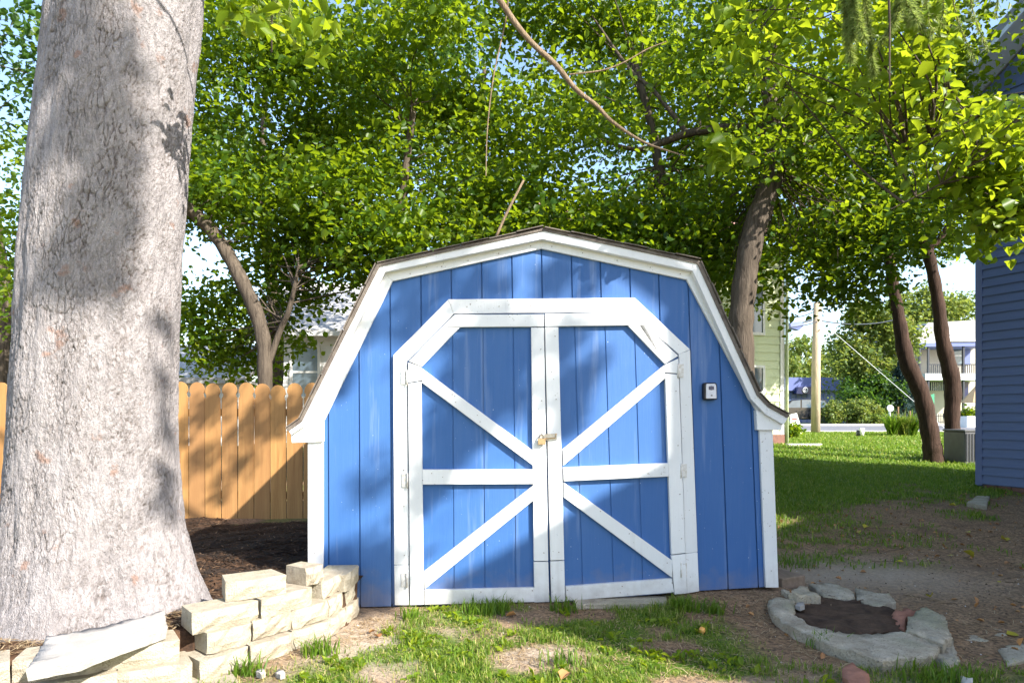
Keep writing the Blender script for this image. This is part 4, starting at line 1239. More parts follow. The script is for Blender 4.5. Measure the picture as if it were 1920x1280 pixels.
# ------------------------------------------------------------------ slate blue house on the right
def siding(parent, a, b, z0, z1, exp, mat, name='siding_board', out=None, thick=0.014, joined=False):
    """lap siding between plan points a and b; each board leans out at its foot"""
    a, b = Vector((*a, 0)), Vector((*b, 0))
    n_ = out.normalized()
    zs = np.arange(z0, z1 - 1e-6, exp)
    if joined:
        V, Fc = [], []
        for z in zs:
            off = len(V)
            V += [a + n_ * thick + Vector((0, 0, z)), b + n_ * thick + Vector((0, 0, z)), b + n_ * 0.002 + Vector((0, 0, z + exp)), a + n_ * 0.002 + Vector((0, 0, z + exp)), a + Vector((0, 0, z)), b + Vector((0, 0, z))]
            Fc += [(off, off + 1, off + 2, off + 3), (off, off + 4, off + 5, off + 1)]
        o = mesh(name, V, Fc, mat, parent)
        o['kind'] = 'stuff'
        return
    me = None
    for z in zs:
        if me is None:
            fr = [a + n_ * thick + Vector((0, 0, z)), b + n_ * thick + Vector((0, 0, z)), b + n_ * 0.003 + Vector((0, 0, z + exp + 0.004)), a + n_ * 0.003 + Vector((0, 0, z + exp + 0.004))]
            bk = [p - n_ * 0.004 for p in fr]
            v, f = prism_vf(fr, bk)
            o = mesh(name, v, f, mat, parent)
            me = o.data
        else:
            o = link(name, me, parent)
            o.location = (0, 0, z - zs[0])

C0 = Vector((7.48, 11.0, 0))
wd = Vector((0.414, -1, 0)).normalized()
wo = Vector((-1, -0.414, 0)).normalized()
far = -wo
house = thing('slate_blue_house', tuple(C0), 'slate blue house wall with lap siding at the photo edge', 'house')
zg = gz(7.5, 11.0)
zc = 6.33
GL = 9.0
near = C0 + wd * GL
# body
v = []
for p in (C0, near, near + far * 2.6, C0 + far * 2.6):
    v.append(p - wo * 0.0 + Vector((0, 0, zg + 0.02)))
for p in (C0, near, near + far * 2.6, C0 + far * 2.6):
    v.append(p + Vector((0, 0, zc)))
v = [p - wo * 0.02 if i in (0, 1, 4, 5) else p for i, p in enumerate(v)]
mesh('wall', v, [(0, 3, 2, 1), (4, 5, 6, 7), (0, 1, 5, 4), (1, 2, 6, 5), (2, 3, 7, 6), (3, 0, 4, 7)], M_SIDEBLUE, house)
ridge = C0 + wd * (GL / 2)
rz = zc + 0.68 * GL / 2
v, f = prism_vf([C0 + Vector((0, 0, zc)), near + Vector((0, 0, zc)), ridge + Vector((0, 0, rz))], [C0 + far * 2.6 + Vector((0, 0, zc)), near + far * 2.6 + Vector((0, 0, zc)), ridge + far * 2.6 + Vector((0, 0, rz))])
mesh('gable', v, f, M_SIDEBLUE, house)
siding(house, (C0 + wd * 0.10)[:2], near[:2], zg + 0.06, zc, 0.142, M_SIDEBLUE, out=wo, thick=0.026)
v, f = prism_vf([C0 + Vector((0, 0, zg + 0.04)), C0 + wd * 0.105 + Vector((0, 0, zg + 0.04)), C0 + wd * 0.105 + Vector((0, 0, zc)), C0 + Vector((0, 0, zc))], [])if False else prism_vf([C0 + wo * 0.024 + Vector((0, 0, zg + 0.04)), C0 + wo * 0.024 + wd * 0.105 + Vector((0, 0, zg + 0.04)), C0 + wo * 0.024 + wd * 0.105 + Vector((0, 0, zc)), C0 + wo * 0.024 + Vector((0, 0, zc))], [C0 + Vector((0, 0, zg + 0.04)) - wd * 0.0 - wo * 0.01, C0 + wd * 0.105 + Vector((0, 0, zg + 0.04)) - wo * 0.01, C0 + wd * 0.105 + Vector((0, 0, zc)) - wo * 0.01, C0 + Vector((0, 0, zc)) - wo * 0.01])
mesh('corner_trim', v, f, M_TRIMBLUE, house)
# brick foundation
k = 0
for row in range(2):
    for i in range(10):
        s0 = 0.02 + i * 0.215 + (0.1 if row else 0)
        a = C0 + wd * s0 + wo * 0.0
        fr = [a + wo * 0.006, a + wd * 0.20 + wo * 0.006, a + wd * 0.20 - wo * 0.08, a - wo * 0.08]
        z = zg - 0.09 + row * 0.072
        v, f = prism_vf([p + Vector((0, 0, z + 0.062)) for p in fr], [p + Vector((0, 0, z)) for p in fr])
        mesh('brick', v, f, M_BRICKWALL, house)
# roof with rake overhang
OV = 0.62
for s, e in ((C0 - wd * 0.45, ridge), (near + wd * 0.45, ridge)):
    zs_ = zc - 0.68 * 0.45
    q = [s + wo * OV + Vector((0, 0, zs_)), e + wo * OV + Vector((0, 0, rz)), e + far * 2.8 + Vector((0, 0, rz)), s + far * 2.8 + Vector((0, 0, zs_))]
    v, f = prism_vf([p + Vector((0, 0, 0.22)) for p in q], [p + Vector((0, 0, 0.06)) for p in q])
    mesh('roof', v, f, M_GREYROOF, house)
    n = 16
    for i in range(n):
        a = s.lerp(e, i / n); b = s.lerp(e, (i + 0.97) / n)
        za = zs_ + (rz - zs_) * i / n; zb_ = zs_ + (rz - zs_) * (i + 0.97) / n
        q = [a + wo * (OV - 0.06) + Vector((0, 0, za)), b + wo * (OV - 0.06) + Vector((0, 0, zb_)), b + wo * 0.02 + Vector((0, 0, zb_)), a + wo * 0.02 + Vector((0, 0, za))]
        v, f = prism_vf([p + Vector((0, 0, 0.05)) for p in q], [p + Vector((0, 0, 0.03)) for p in q])
        mesh('soffit_panel', v, f, M_SOFFIT, house)
    q = [s + wo * OV, e + wo * OV]
    v, f = prism_vf([q[0] + Vector((0, 0, zs_ - 0.02)), q[1] + Vector((0, 0, rz - 0.02)), q[1] + Vector((0, 0, rz + 0.2)), q[0] + Vector((0, 0, zs_ + 0.2))], [p - wo * 0.05 for p in [q[0] + Vector((0, 0, zs_ - 0.02)), q[1] + Vector((0, 0, rz - 0.02)), q[1] + Vector((0, 0, rz + 0.2)), q[0] + Vector((0, 0, zs_ + 0.2))]])
    mesh('fascia', v, f, M_SOFFIT, house)
rock('paving_slab', [(1812, 942), (1832, 928), (1856, 929), (1850, 948)], 0.10, 0.12, M_CONC, 'grey paving slab at the foot of the slate blue house', 'paving slab', seed=31, rough=0.004)

# air conditioner behind the house corner
p0 = Vector((10.05, 15.1, gz(10.0, 15.0)))
ac = thing('air_conditioner', tuple(Vector((9.55, 14.2, gz(9.6, 14.2)))), 'grey air conditioning unit behind the slate blue house corner', 'air conditioner')
a0 = Vector((9.35, 14.1, gz(9.6, 14.2)))
box('case', (a0.x, a0.y, a0.z - 0.03), (a0.x + 0.75, a0.y + 0.7, a0.z + 0.66), M_ACGREY, ac, 0.015)
box('lid', (a0.x - 0.015, a0.y - 0.015, a0.z + 0.66), (a0.x + 0.765, a0.y + 0.715, a0.z + 0.70), M_ACGREY, ac, 0.01)
for i in range(12):
    box('grille_bar', (a0.x + 0.03 + i * 0.06, a0.y - 0.012, a0.z + 0.05), (a0.x + 0.055 + i * 0.06, a0.y - 0.001, a0.z + 0.62), M_DARKMETAL, ac)

# house inferred behind the viewer; lean-to shaped from the shed's shade, low wing added
def shadow_house():
    hv = Vector((SA, -1, 0)).normalized()            # towards the sun, on the ground
    lv = Vector((1, SA, 0)).normalized()             # across it
    kz = SB / math.hypot(SA, 1)
    hb = 4.8
    def prof(x, y):
        p = P(x, y, 0.02)
        return (p.dot(lv), p.z + kz * (hb - p.dot(hv)))
    root = thing('neighbour_house', tuple(hv * 6 + lv * 5), 'tall house behind the viewpoint, inferred from its shadow, with an added shade wing', 'house')
    def pr(name, pts, h0, h1, mat):
        v, f = prism_vf([hv * h0 + lv * l + Vector((0, 0, z)) for l, z in pts], [hv * h1 + lv * l + Vector((0, 0, z)) for l, z in pts])
        mesh(name, v, f, mat, root)
    ec, et, er = prof(1277, 690), prof(1241, 603), prof(1292, 518)
    la, lb_ = prof(1277, 845), prof(828, 1095)
    m_ = (er[1] - et[1]) / (er[0] - et[0])
    pk = (4.72, et[1] + m_ * (4.72 - et[0]))
    pr('wall', [(ec[0], -0.1), (5.12, -0.1), (5.12, ec[1]), (ec[0], ec[1])], hb, hb + 5, M_SIDEBLUE)
    pr('roof', [et, pk, (5.22, et[1]), (5.22, et[1] - 0.12), (et[0], et[1] - 0.12)], hb - 0.02, hb + 5.2, M_GREYROOF)
    pr('lean_to', [(lb_[0], -0.1), (ec[0], -0.1), (ec[0], la[1]), lb_], hb, hb + 3, M_SIDEBLUE)
    pr('added_shade_wing', [(5.12, -0.1), (9.35, -0.1), (9.35, 5.3), (5.12, 5.3)], hb, hb + 1.0, M_SIDEBLUE)  # added to keep sun off the soil right of the shed
shadow_house()

# ------------------------------------------------------------------ pale green house behind the shed
gh_c = Vector((510 / F * 18.6, 18.6, 0))
gdir = Vector((-1, -0.22, 0)).normalized()
gout = Vector((0.22, -1, 0)).normalized()
gh = thing('green_house', tuple(gh_c), 'pale green sided house standing behind the shed and thick trunk', 'house')
gl = gh_c + gdir * 6.0
zg2 = gz(gh_c.x, 18.6)
wall_q = [gh_c, gl, gl - gout * 7, gh_c - gout * 7]
v, f = prism_vf([p + Vector((0, 0, 5.9)) for p in wall_q], [p + Vector((0, 0, zg2 - 0.1)) for p in wall_q])
mesh('wall', v, f, M_SIDEGREEN, gh)
siding(gh, gl[:2], (gh_c + gdir * 0.12)[:2], zg2 + 0.25, 5.85, 0.222, M_SIDEGREEN, out=gout, thick=0.022)
fr = [gh_c + gout * 0.035, gh_c + gdir * 0.13 + gout * 0.035, gh_c + gdir * 0.13 - gout * 0.02, gh_c - gout * 0.02]
v, f = prism_vf([p + Vector((0, 0, 5.9)) for p in fr], [p + Vector((0, 0, zg2)) for p in fr])
mesh('corner_board', v, f, M_WHITESIDE, gh)
tube('downpipe', [gh_c + gout * 0.06 - gdir * 0.05 + Vector((0, 0, zg2)), gh_c + gout * 0.06 - gdir * 0.05 + Vector((0, 0, 5.8))], 0.045, M_SIDEGREEN, gh, 8)
fr = [gh_c + gout * 0.05, gl + gout * 0.05, gl, gh_c]
v, f = prism_vf([p + Vector((0, 0, zg2 + 0.25)) for p in fr], [p + Vector((0, 0, zg2 - 0.05)) for p in fr])
mesh('foundation', v, f, M_BRICKWALL, gh)
def house_window(parent, c, d, out, w, h, frame_m=None):
    def bx(name, x0, x1, z0, z1, o0, o1, mat, par):
        q = [c + d * x0 + out * o1, c + d * x1 + out * o1]
        fr_ = [q[0] + Vector((0, 0, z0)), q[1] + Vector((0, 0, z0)), q[1] + Vector((0, 0, z1)), q[0] + Vector((0, 0, z1))]
        v_, f_ = prism_vf(fr_, [p - out * (o1 - o0) for p in fr_])
        return mesh(name, v_, f_, mat, par)
    fm = frame_m or M_WHITESIDE
    wn_ = bx('window', -w / 2, w / 2, 0, h, 0, 0.03, M_GLASS, parent)
    t = 0.07
    bx('frame', -w / 2 - t, -w / 2, -t, h + t, 0, 0.06, fm, wn_)
    bx('frame', w / 2, w / 2 + t, -t, h + t, 0, 0.06, fm, wn_)
    bx('frame', -w / 2, w / 2, -t, 0, 0, 0.065, fm, wn_)
    bx('frame', -w / 2, w / 2, h, h + t, 0, 0.065, fm, wn_)
    bx('frame', -w / 2, w / 2, h / 2 - 0.025, h / 2 + 0.025, 0, 0.055, fm, wn_)
    return wn_
wp = gh_c + gdir * 1.05
house_window(gh, Vector((wp.x, wp.y, 3.5)) , gdir, gout, 0.75, 1.2)
house_window(gh, Vector((wp.x + gdir.x * 0.0, wp.y, 1.25)), gdir, gout, 0.75, 1.3)
q = [gh_c - gdir * 0.4 + gout * 0.5, gl + gdir * 0.4 + gout * 0.5]
v = [q[0] + Vector((0, 0, 5.85)), q[1] + Vector((0, 0, 5.85)), q[1] - gout * 4 + Vector((0, 0, 7.6)), q[0] - gout * 4 + Vector((0, 0, 7.6)), q[1] - gout * 8 + Vector((0, 0, 5.85)), q[0] - gout * 8 + Vector((0, 0, 5.85))]
v += [p + Vector((0, 0, 0.12)) for p in v]
mesh('roof', v, [(0, 1, 2, 3), (3, 2, 4, 5), (9, 8, 7, 6), (11, 10, 8, 9), (0, 6, 7, 1), (1, 7, 8, 2), (2, 8, 10, 4), (4, 10, 11, 5), (5, 11, 9, 3), (3, 9, 6, 0)], M_REDROOF, gh)
box_c = W(1505, 829, 18.0)
tag(box('path_edging', (7.25, 17.9, gz(7.8, 18) - 0.03), (8.15, 18.12, gz(7.8, 18) + 0.05), M_WALK, bevel=0.01), 'white concrete edging strip beside the green house corner', 'edging')

# ------------------------------------------------------------------ white house beyond the fence
wh = thing('white_house', (-5.2, 20, 0.4), 'white sided house with grey roof beyond the cedar fence', 'house')
def wbox(x0, x1, y0, y1, z0, z1, name='wall'):
    return box(name, (x0, y0, z0), (x1, y1, z1), M_WHITESIDE, wh)
wbox(-7.0, -3.9, 19.0, 25, 0.2, 3.55)
siding(wh, (-7.0, 19.0), (-3.9, 19.0), 0.4, 3.5, 0.105, M_WHITESIDE, 'siding', Vector((0, -1, 0)), 0.02, True)
house_window(wh, Vector((-5.75, 19.0, 1.8)), Vector((1, 0, 0)), Vector((0, -1, 0)), 0.7, 1.35)
v, f = prism_vf([(-7.3, 18.5, 3.45), (-3.5, 18.5, 3.45), (-3.5, 22, 5.4), (-7.3, 22, 5.4)], [(-7.3, 18.5, 3.6), (-3.5, 18.5, 3.6), (-3.5, 22, 5.55), (-7.3, 22, 5.55)])
mesh('roof', v, f, M_GREYROOF, wh)
box('gutter', (-7.3, 18.38, 3.42), (-3.5, 18.5, 3.54), M_WHITESIDE, wh)
wbox(-12.5, -7.0, 18.0, 22, 0.2, 2.2, 'wing_wall')
v, f = prism_vf([(-12.8, 17.6, 2.1), (-6.9, 17.6, 2.1), (-6.9, 21, 3.3), (-12.8, 21, 3.3)], [(-12.8, 17.6, 2.25), (-6.9, 17.6, 2.25), (-6.9, 21, 3.45), (-12.8, 21, 3.45)])
mesh('wing_roof', v, f, M_GREYROOF, wh)
gar = thing('white_garage', (-17, 21, 0.5), 'white garage seen past the pine trunk edge', 'garage')
box('wall', (-19, 21.5, 0.3), (-13.5, 27, 3.2), M_WHITESIDE, gar)
v, f = prism_vf([(-19.3, 21.1, 3.15), (-13.2, 21.1, 3.15), (-13.2, 24, 4.4), (-19.3, 24, 4.4)], [(-19.3, 21.1, 3.3), (-13.2, 21.1, 3.3), (-13.2, 24, 4.55), (-19.3, 24, 4.55)])
mesh('roof', v, f, M_GREYROOF, gar)

# ------------------------------------------------------------------ street: pole, wires, sign, far side
pc = W(1530, 812, 24.4)
pole = thing('utility_pole', (pc.x, 24.4, 0.64), 'pale weathered wooden utility pole at the edge of the lawn', 'utility pole')
tube('post', [(pc.x - 0.02, 24.4, 0.5), (pc.x, 24.4, 3.0), (pc.x + 0.06, 24.4, 5.30)], [0.16, 0.15, 0.14], M_POLE, pole, 14)
tube('bolt', [(pc.x + 0.05, 24.22, 4.30), (pc.x + 0.05, 24.6, 4.30)], 0.02, M_DARKMETAL, pole, 6)
lamp = [W(1478, 606, 23.9), W(1500, 603, 24.0), W(1506, 610, 24.0), W(1495, 620, 24.0), W(1480, 616, 23.9)]
v, f = prism_vf([p + Vector((0, -0.12, 0)) for p in lamp], [p + Vector((0, 0.12, 0)) for p in lamp])
mesh('street_lamp_head', v, f, M_FARROOF, pole, bevel=0.02)
tube('lamp_arm', [W(1500, 606, 24.0), W(1522, 600, 24.4)], 0.03, M_DARKMETAL, pole, 6)
def wire(a, b, sag, r, mat, label, name='wire'):
    a, b = Vector(a), Vector(b)
    pts = [a.lerp(b, t) - Vector((0, 0, sag * 4 * t * (1 - t))) for t in np.linspace(0, 1, 12)]
    tag(tube(name, pts, r, mat, sides=6), label, 'cable')
wire(W(1543, 605, 24.4), (W(1775, 836, 27.5).x, 27.5, 0.7), 0.0, 0.010, M_WIRE, 'pale guy wire slanting from the utility pole down past the trunks', 'guy_wire')
wire(W(1470, 614, 22), W(1535, 602, 24.4), 0.05, 0.018, M_DARKMETAL, 'dark cable between the green house and the utility pole')
wire(W(1538, 601, 24.4), W(1700, 592, 33), 0.25, 0.022, M_DARKMETAL, 'dark cable running from the pole across to the balcony house')
wire(W(1465, 592, 26), W(1534, 580, 24.4), 0.15, 0.014, M_DARKMETAL, 'thin upper cable at the utility pole top')

# A-frame sign by the green house
sg = thing('sandwich_board', (W(1490, 815, 22).x, 22, 0.62), 'white sandwich board sign by the green house corner', 'sign')
def quad(name, px, Y, th, mat, par):
    fr_ = [W(x_, y_, Y) for x_, y_ in px]
    v_, f_ = prism_vf(fr_, [p + Vector((0, th, 0)) for p in fr_])
    return mesh(name, v_, f_, mat, par)
quad('front_panel', [(1481, 777), (1494, 774), (1506, 812), (1484, 812)], 22.0, 0.03, M_SIGNWHITE, sg)
quad('back_panel', [(1482, 777), (1494, 775), (1500, 811), (1480, 811)], 22.35, 0.03, M_SIGNWHITE, sg)
quad('picture', [(1487, 797), (1499, 795), (1503, 808), (1489, 809)], 21.99, 0.008, M_SIGNRED, sg)
quad('text_line', [(1485, 784), (1494, 783), (1495, 786), (1486, 787)], 21.99, 0.008, M_SIGNRED, sg)
q = W(1611, 822, 21.5)
mk = thing('ground_marker', tuple(Vector((q.x, 21.5, gz(q.x, 21.5)))), 'short dark utility marker with a white top in the lawn', 'marker')
tube('post', [(q.x, 21.5, gz(q.x, 21.5) - 0.03), (q.x, 21.5, gz(q.x, 21.5) + 0.2)], [0.09, 0.08], M_DARKMETAL, mk, 10)
tube('cap', [(q.x + 0.05, 21.46, gz(q.x, 21.5) + 0.02), (q.x + 0.05, 21.44, gz(q.x, 21.5) + 0.27)], [0.07, 0.085], M_SIGNWHITE, mk, 10)

# far blue shop with awning
sp_o = thing('blue_shop', (W(1540, 800, 62).x, 62, 0.65), 'low blue commercial building with a dark awning across the street', 'building')
xa, xb = W(1440, 0, 62).x, W(1605, 0, 62).x
box('wall', (xa, 62, 0.5), (xb, 74, 4.2), M_FARBLUE, sp_o)
box('fascia', (xa - 0.2, 61.6, 3.55), (xb + 0.6, 62.0, 4.75), M_FARROOF, sp_o)
for i in range(16):
    xx = xa + (xb - xa) * i / 16
    box('wall_batten', (xx, 61.94, 0.65), (xx + 0.07, 61.998, 3.5), M_FARROOF, sp_o)
aw = quad('awning', [(1497, 725), (1524, 725), (1524, 738), (1493, 738)], 61.0, 0.9, M_NAVY, sp_o)
cq = W(1510, 731, 60.95)
ringv = [cq + Vector((math.cos(t) * 0.22, 0, math.sin(t) * 0.22)) for t in np.linspace(0, 2 * math.pi, 17)]
tube('emblem', ringv, 0.035, M_SIGNWHITE, aw, 6)
tube('emblem', [cq + Vector((math.cos(t) * (0.03 + 0.018 * t), 0, math.sin(t) * (0.03 + 0.018 * t))) for t in np.linspace(0.6, 5.6, 12)], 0.026, M_SIGNWHITE, aw, 6)
quad('doorway', [(1594, 728), (1604, 728), (1604, 770), (1594, 770)], 61.9, 0.09, M_DARKMETAL, sp_o)

# parked car
def car():
    Y = 46.0
    c = W(1494, 0, Y).x
    root = thing('parked_car', (c, Y, 0.66), 'dark car parked on the far side of the street', 'car')
    prof = [(-2.3, 0.35), (-2.25, 0.85), (-1.9, 1.05), (-1.35, 1.12), (-0.75, 1.68), (0.3, 1.78), (1.5, 1.72), (2.0, 1.15), (2.3, 1.0), (2.35, 0.4)]
    v, f = prism_vf([(c + x_, Y - 0.9, 0.66 + z_) for x_, z_ in prof], [(c + x_, Y + 0.9, 0.66 + z_) for x_, z_ in prof])
    mesh('body', v, f, M_CARPAINT, root, bevel=0.08)
    for a_, b_ in (((-1.15, 1.14), (-0.68, 1.58)), ((-0.1, 1.14), (-0.1, 1.66)), ((1.0, 1.14), (1.0, 1.64))):
        pass
    for wq in ([(-1.1, 1.15), (-0.15, 1.15), (-0.15, 1.66), (-0.68, 1.60)], [(-0.05, 1.15), (0.9, 1.15), (0.9, 1.66), (-0.05, 1.67)], [(1.0, 1.15), (1.75, 1.15), (1.45, 1.6), (1.0, 1.65)]):
        v, f = prism_vf([(c + x_, Y - 0.93, 0.66 + z_) for x_, z_ in wq], [(c + x_, Y - 0.88, 0.66 + z_) for x_, z_ in wq])
        mesh('window', v, f, M_GLASS, root)
    for x_ in (-1.45, 1.4):
        wv = tube('wheel', [(c + x_, Y - 0.95, 1.0), (c + x_, Y - 0.70, 1.0)], 0.36, M_TYRE, root, 18, smooth=False)
        tube('rim', [(c + x_, Y - 0.965, 1.0), (c + x_, Y - 0.94, 1.0)], 0.22, M_ALLOY, wv, 14, smooth=False)
    box('headlight', (c - 2.33, Y - 0.85, 1.36), (c - 2.1, Y - 0.5, 1.5), M_ALLOY, root, 0.02)
    box('tail_light', (c + 2.1, Y - 0.92, 1.45), (c + 2.33, Y - 0.7, 1.65), M_SIGNRED, root, 0.02)
car()

# balcony house across the street
bh = thing('balcony_house', (W(1780, 800, 52).x, 52, 0.65), 'two-storey cream house with a balcony across the street', 'house')
def bq(name, px, Y, th, mat, par=None):
    return quad(name, px, Y, th, mat, par or bh)
bq('wall', [(1722, 640), (1860, 640), (1860, 800), (1722, 800)], 54, 6, M_CREAM)
rf = bq('roof', [(1706, 645), (1875, 640), (1830, 600), (1740, 605)], 51.5, 8, M_GREYROOF)
bq('gable', [(1770, 640), (1800, 612), (1832, 640)], 51.3, 0.4, M_WHITESIDE)
bq('balcony_floor', [(1735, 700), (1865, 700), (1865, 712), (1735, 712)], 51.4, 2.5, M_SOFFIT)
bq('balcony_roof_beam', [(1716, 643), (1865, 640), (1865, 648), (1716, 650)], 51.4, 2.5, M_FARROOF)
for x_ in (1724, 1740, 1806, 1852):
    bq('post', [(x_, 648), (x_ + 3, 648), (x_ + 3, 800), (x_, 800)], 51.5, 0.15, M_DARKMETAL)
for x_ in range(1742, 1862, 4):
    bq('baluster', [(x_, 684), (x_ + 1.2, 684), (x_ + 1.2, 700), (x_, 700)], 51.6, 0.05, M_DARKMETAL)
bq('hand_rail', [(1741, 682), (1862, 682), (1862, 684), (1741, 684)], 51.6, 0.06, M_DARKMETAL)
wq_ = bq('window', [(1784, 650), (1803, 650), (1803, 683), (1784, 683)], 53.9, 0.09, M_GLASS)
bq('frame', [(1784, 665), (1803, 665), (1803, 668), (1784, 668)], 53.86, 0.1, M_WHITESIDE, wq_)
bq('shutter', [(1806, 642), (1820, 642), (1820, 682), (1806, 682)], 53.85, 0.1, M_FARROOF)
bq('lower_window', [(1745, 716), (1775, 716), (1775, 732), (1745, 732)], 53.9, 0.09, M_NAVY)
for x_ in range(1746, 1776, 4):
    bq('window_bar', [(x_, 716), (x_ + 1.2, 716), (x_ + 1.2, 732), (x_, 732)], 53.86, 0.03, M_SOFFIT)
bq('lower_panel', [(1800, 716), (1816, 716), (1816, 748), (1800, 748)], 53.8, 0.15, M_NAVY)
# tan parasol and green panel before it
pr_ = thing('tan_parasol', (W(1826, 800, 38).x, 38, 0.66), 'tan canvas parasol beside the slate blue house corner', 'parasol')
c_ = W(1830, 722, 38)
V = [Vector((c_.x, 38, c_.z))] + [Vector((c_.x + 0.75 * math.cos(t), 38 + 0.75 * math.sin(t), c_.z - 0.95)) for t in np.linspace(0, 2 * math.pi, 9)[:-1]]
mesh('canopy', V, [(0, 1 + k, 1 + (k + 1) % 8) for k in range(8)], M_TAN, pr_)
tube('pole', [(c_.x, 38, 0.6), (c_.x, 38, c_.z)], 0.035, M_WOODGREY, pr_, 8)
cr_ = W(1830, 812, 36)
tag(box('planter_box', (cr_.x - 0.35, 36.2, 0.62), (cr_.x + 0.5, 36.9, 1.25), M_SIGNWHITE, bevel=0.02), 'white planter box under the tan parasol', 'planter')
tag(quad('green_sign', [(1745, 740), (1752, 738), (1752, 764), (1745, 766)], 40, 0.05, M_GREENSIGN, None), 'small green panel between the red-brown trunks', 'sign')
dq = W(1668, 765, 41.5)
ds = thing('round_sign', (dq.x, 41.5, 0.65), 'small round white and green sign on a post by the black fence', 'sign')
tube('post', [(dq.x, 41.5, 0.6), (dq.x, 41.5, dq.z)], 0.05, M_SIGNWHITE, ds, 8)
tube('disc', [(dq.x, 41.45, dq.z), (dq.x, 41.40, dq.z)], 0.20, M_SIGNWHITE, ds, 16, smooth=False)

# black railing fence across the street
ff = thing('iron_fence', (W(1700, 800, 44.5).x, 44.5, 0.65), 'black iron railing fence across the street', 'fence')
for yy in (779, 790):
    bq('rail', [(1590, yy), (1790, yy), (1790, yy + 1.2), (1590, yy + 1.2)], 44.5, 0.05, M_DARKMETAL, ff)
for x_ in range(1592, 1790, 4):
    bq('bar', [(x_, 775), (x_ + 1.1, 775), (x_ + 1.1, 797), (x_, 797)], 44.48, 0.03, M_DARKMETAL, ff)

def bush(name, c, rad, n, per, m_, label, seed, leaf=0.16, spread=0.14, trunk=None, cat='bush', group=None):
    g = np.random.default_rng(seed)
    root = thing(name, (c[0], c[1], 0.65), label, cat, group)
    C, Pp, ti = clump_points(g, c, rad, n, per, (spread,) * 3, 0.6)
    k_ = Pp[:, 2] > 0.62
    V, Fq, tt = leaf_arrays(Pp[k_], leaf, 0.75, g, tint=ti[k_])
    o = np_mesh('crown' if cat == 'tree' else 'foliage', V, [Fq], m_, root, attrs={'tint': tt})
    o['kind'] = 'stuff'
    if trunk:
        tube('trunk', [(c[0], c[1], 0.5), (c[0] + 0.1, c[1], c[2] * 0.5), (c[0], c[1], c[2] + rad[2] * 0.5)], [trunk, trunk * 0.8, trunk * 0.3], M_BARK, root, 8)
    else:
        tube('stem', [(c[0], c[1], 0.55), (c[0], c[1], c[2])], [0.06, 0.03], M_BARK, root, 6)
    return root

def wc(x, y, Y):
    p = W(x, y, Y)
    return (p.x, p.y, p.z)
bush('flowering_bush', wc(1588, 772, 44), (1.75, 1.0, 0.95), 130, 32, M_LEAFPALE, 'rounded pale bush right of the utility pole', 201)
bush('flowering_bush', wc(1632, 778, 44.6), (0.9, 0.8, 0.75), 60, 28, M_LEAFPALE, 'smaller pale bush against the black iron fence', 202)
bush('street_tree', wc(1632, 668, 50), (2.9, 2.2, 4.0), 260, 42, M_LEAFPALE, 'light green street tree behind the pale bushes', 203, 0.26, 0.34, 0.16, 'tree')
bush('street_tree', wc(1630, 742, 47), (2.2, 1.6, 1.4), 120, 40, M_LEAFDARK, 'dark green small tree above the pale bushes', 204, 0.22, 0.26, 0.12, 'tree')
bush('street_tree', wc(1745, 600, 58), (4.2, 2.5, 3.2), 200, 40, M_LEAFPALE, 'yellowing street tree in front of the balcony house roof', 205, 0.30, 0.4, 0.18, 'tree')
bush('far_tree', wc(1500, 672, 90), (3.0, 2.5, 3.2), 70, 26, M_LEAFPALE, 'thin far tree left of the utility pole', 206, 0.42, 0.5, 0.14, 'tree')
bush('far_tree', wc(1560, 690, 95), (4.0, 2.5, 2.6), 80, 26, M_LEAFPALE, 'far tree right of the utility pole above the blue shop', 207, 0.42, 0.5, 0.14, 'tree')
bush('far_tree', wc(1478, 698, 84), (1.7, 2.0, 2.0), 50, 26, M_LEAFPALE, 'far yellow-green tree at the green house corner', 208, 0.4, 0.4, 0.14, 'tree')
bush('hedge', wc(1450, 720, 100), (14, 2, 3.0), 200, 26, M_LEAFDARK, 'far hedge behind the blue shop', 209, 0.5, 0.6)
bush('shrub', wc(1483, 812, 21), (0.42, 0.35, 0.35), 40, 26, M_LEAF, 'green shrub at the foot of the sandwich board sign', 210, 0.10, 0.07)
bush('flowering_bush', wc(1822, 792, 39.5), (0.9, 0.8, 0.9), 70, 26, M_LEAF, 'green bush behind the tan parasol', 211, 0.16, 0.13)

def spruce():
    c = W(1692, 800, 47)
    g = np.random.default_rng(5)
    root = thing('blue_spruce', (c.x, 47, 0.65), 'blue-green spruce in front of the balcony house', 'tree')
    tube('trunk', [(c.x, 47, 0.5), (c.x, 47, 5.2)], [0.14, 0.03], M_BARK, root, 8)
    Pp = []
    for k_ in range(26):
        z = 1.0 + 4.2 * k_ / 26
        rr = 1.9 * (1 - k_ / 28)
        for j in range(12):
            t = g.uniform(0, 6.28)
            s = g.uniform(0.15, 1, 26)
            Pp.append(np.stack([c.x + np.cos(t) * rr * s + g.normal(size=26) * 0.06, 47 + np.sin(t) * rr * s + g.normal(size=26) * 0.06, z - 0.35 * s * rr * 0.5 + g.normal(size=26) * 0.05], 1))
    V, Fq, tt = leaf_arrays(np.concatenate(Pp), 0.20, 0.35, g)
    np_mesh('crown', V, [Fq], M_SPRUCE, root, attrs={'tint': tt})['kind'] = 'stuff'
spruce()

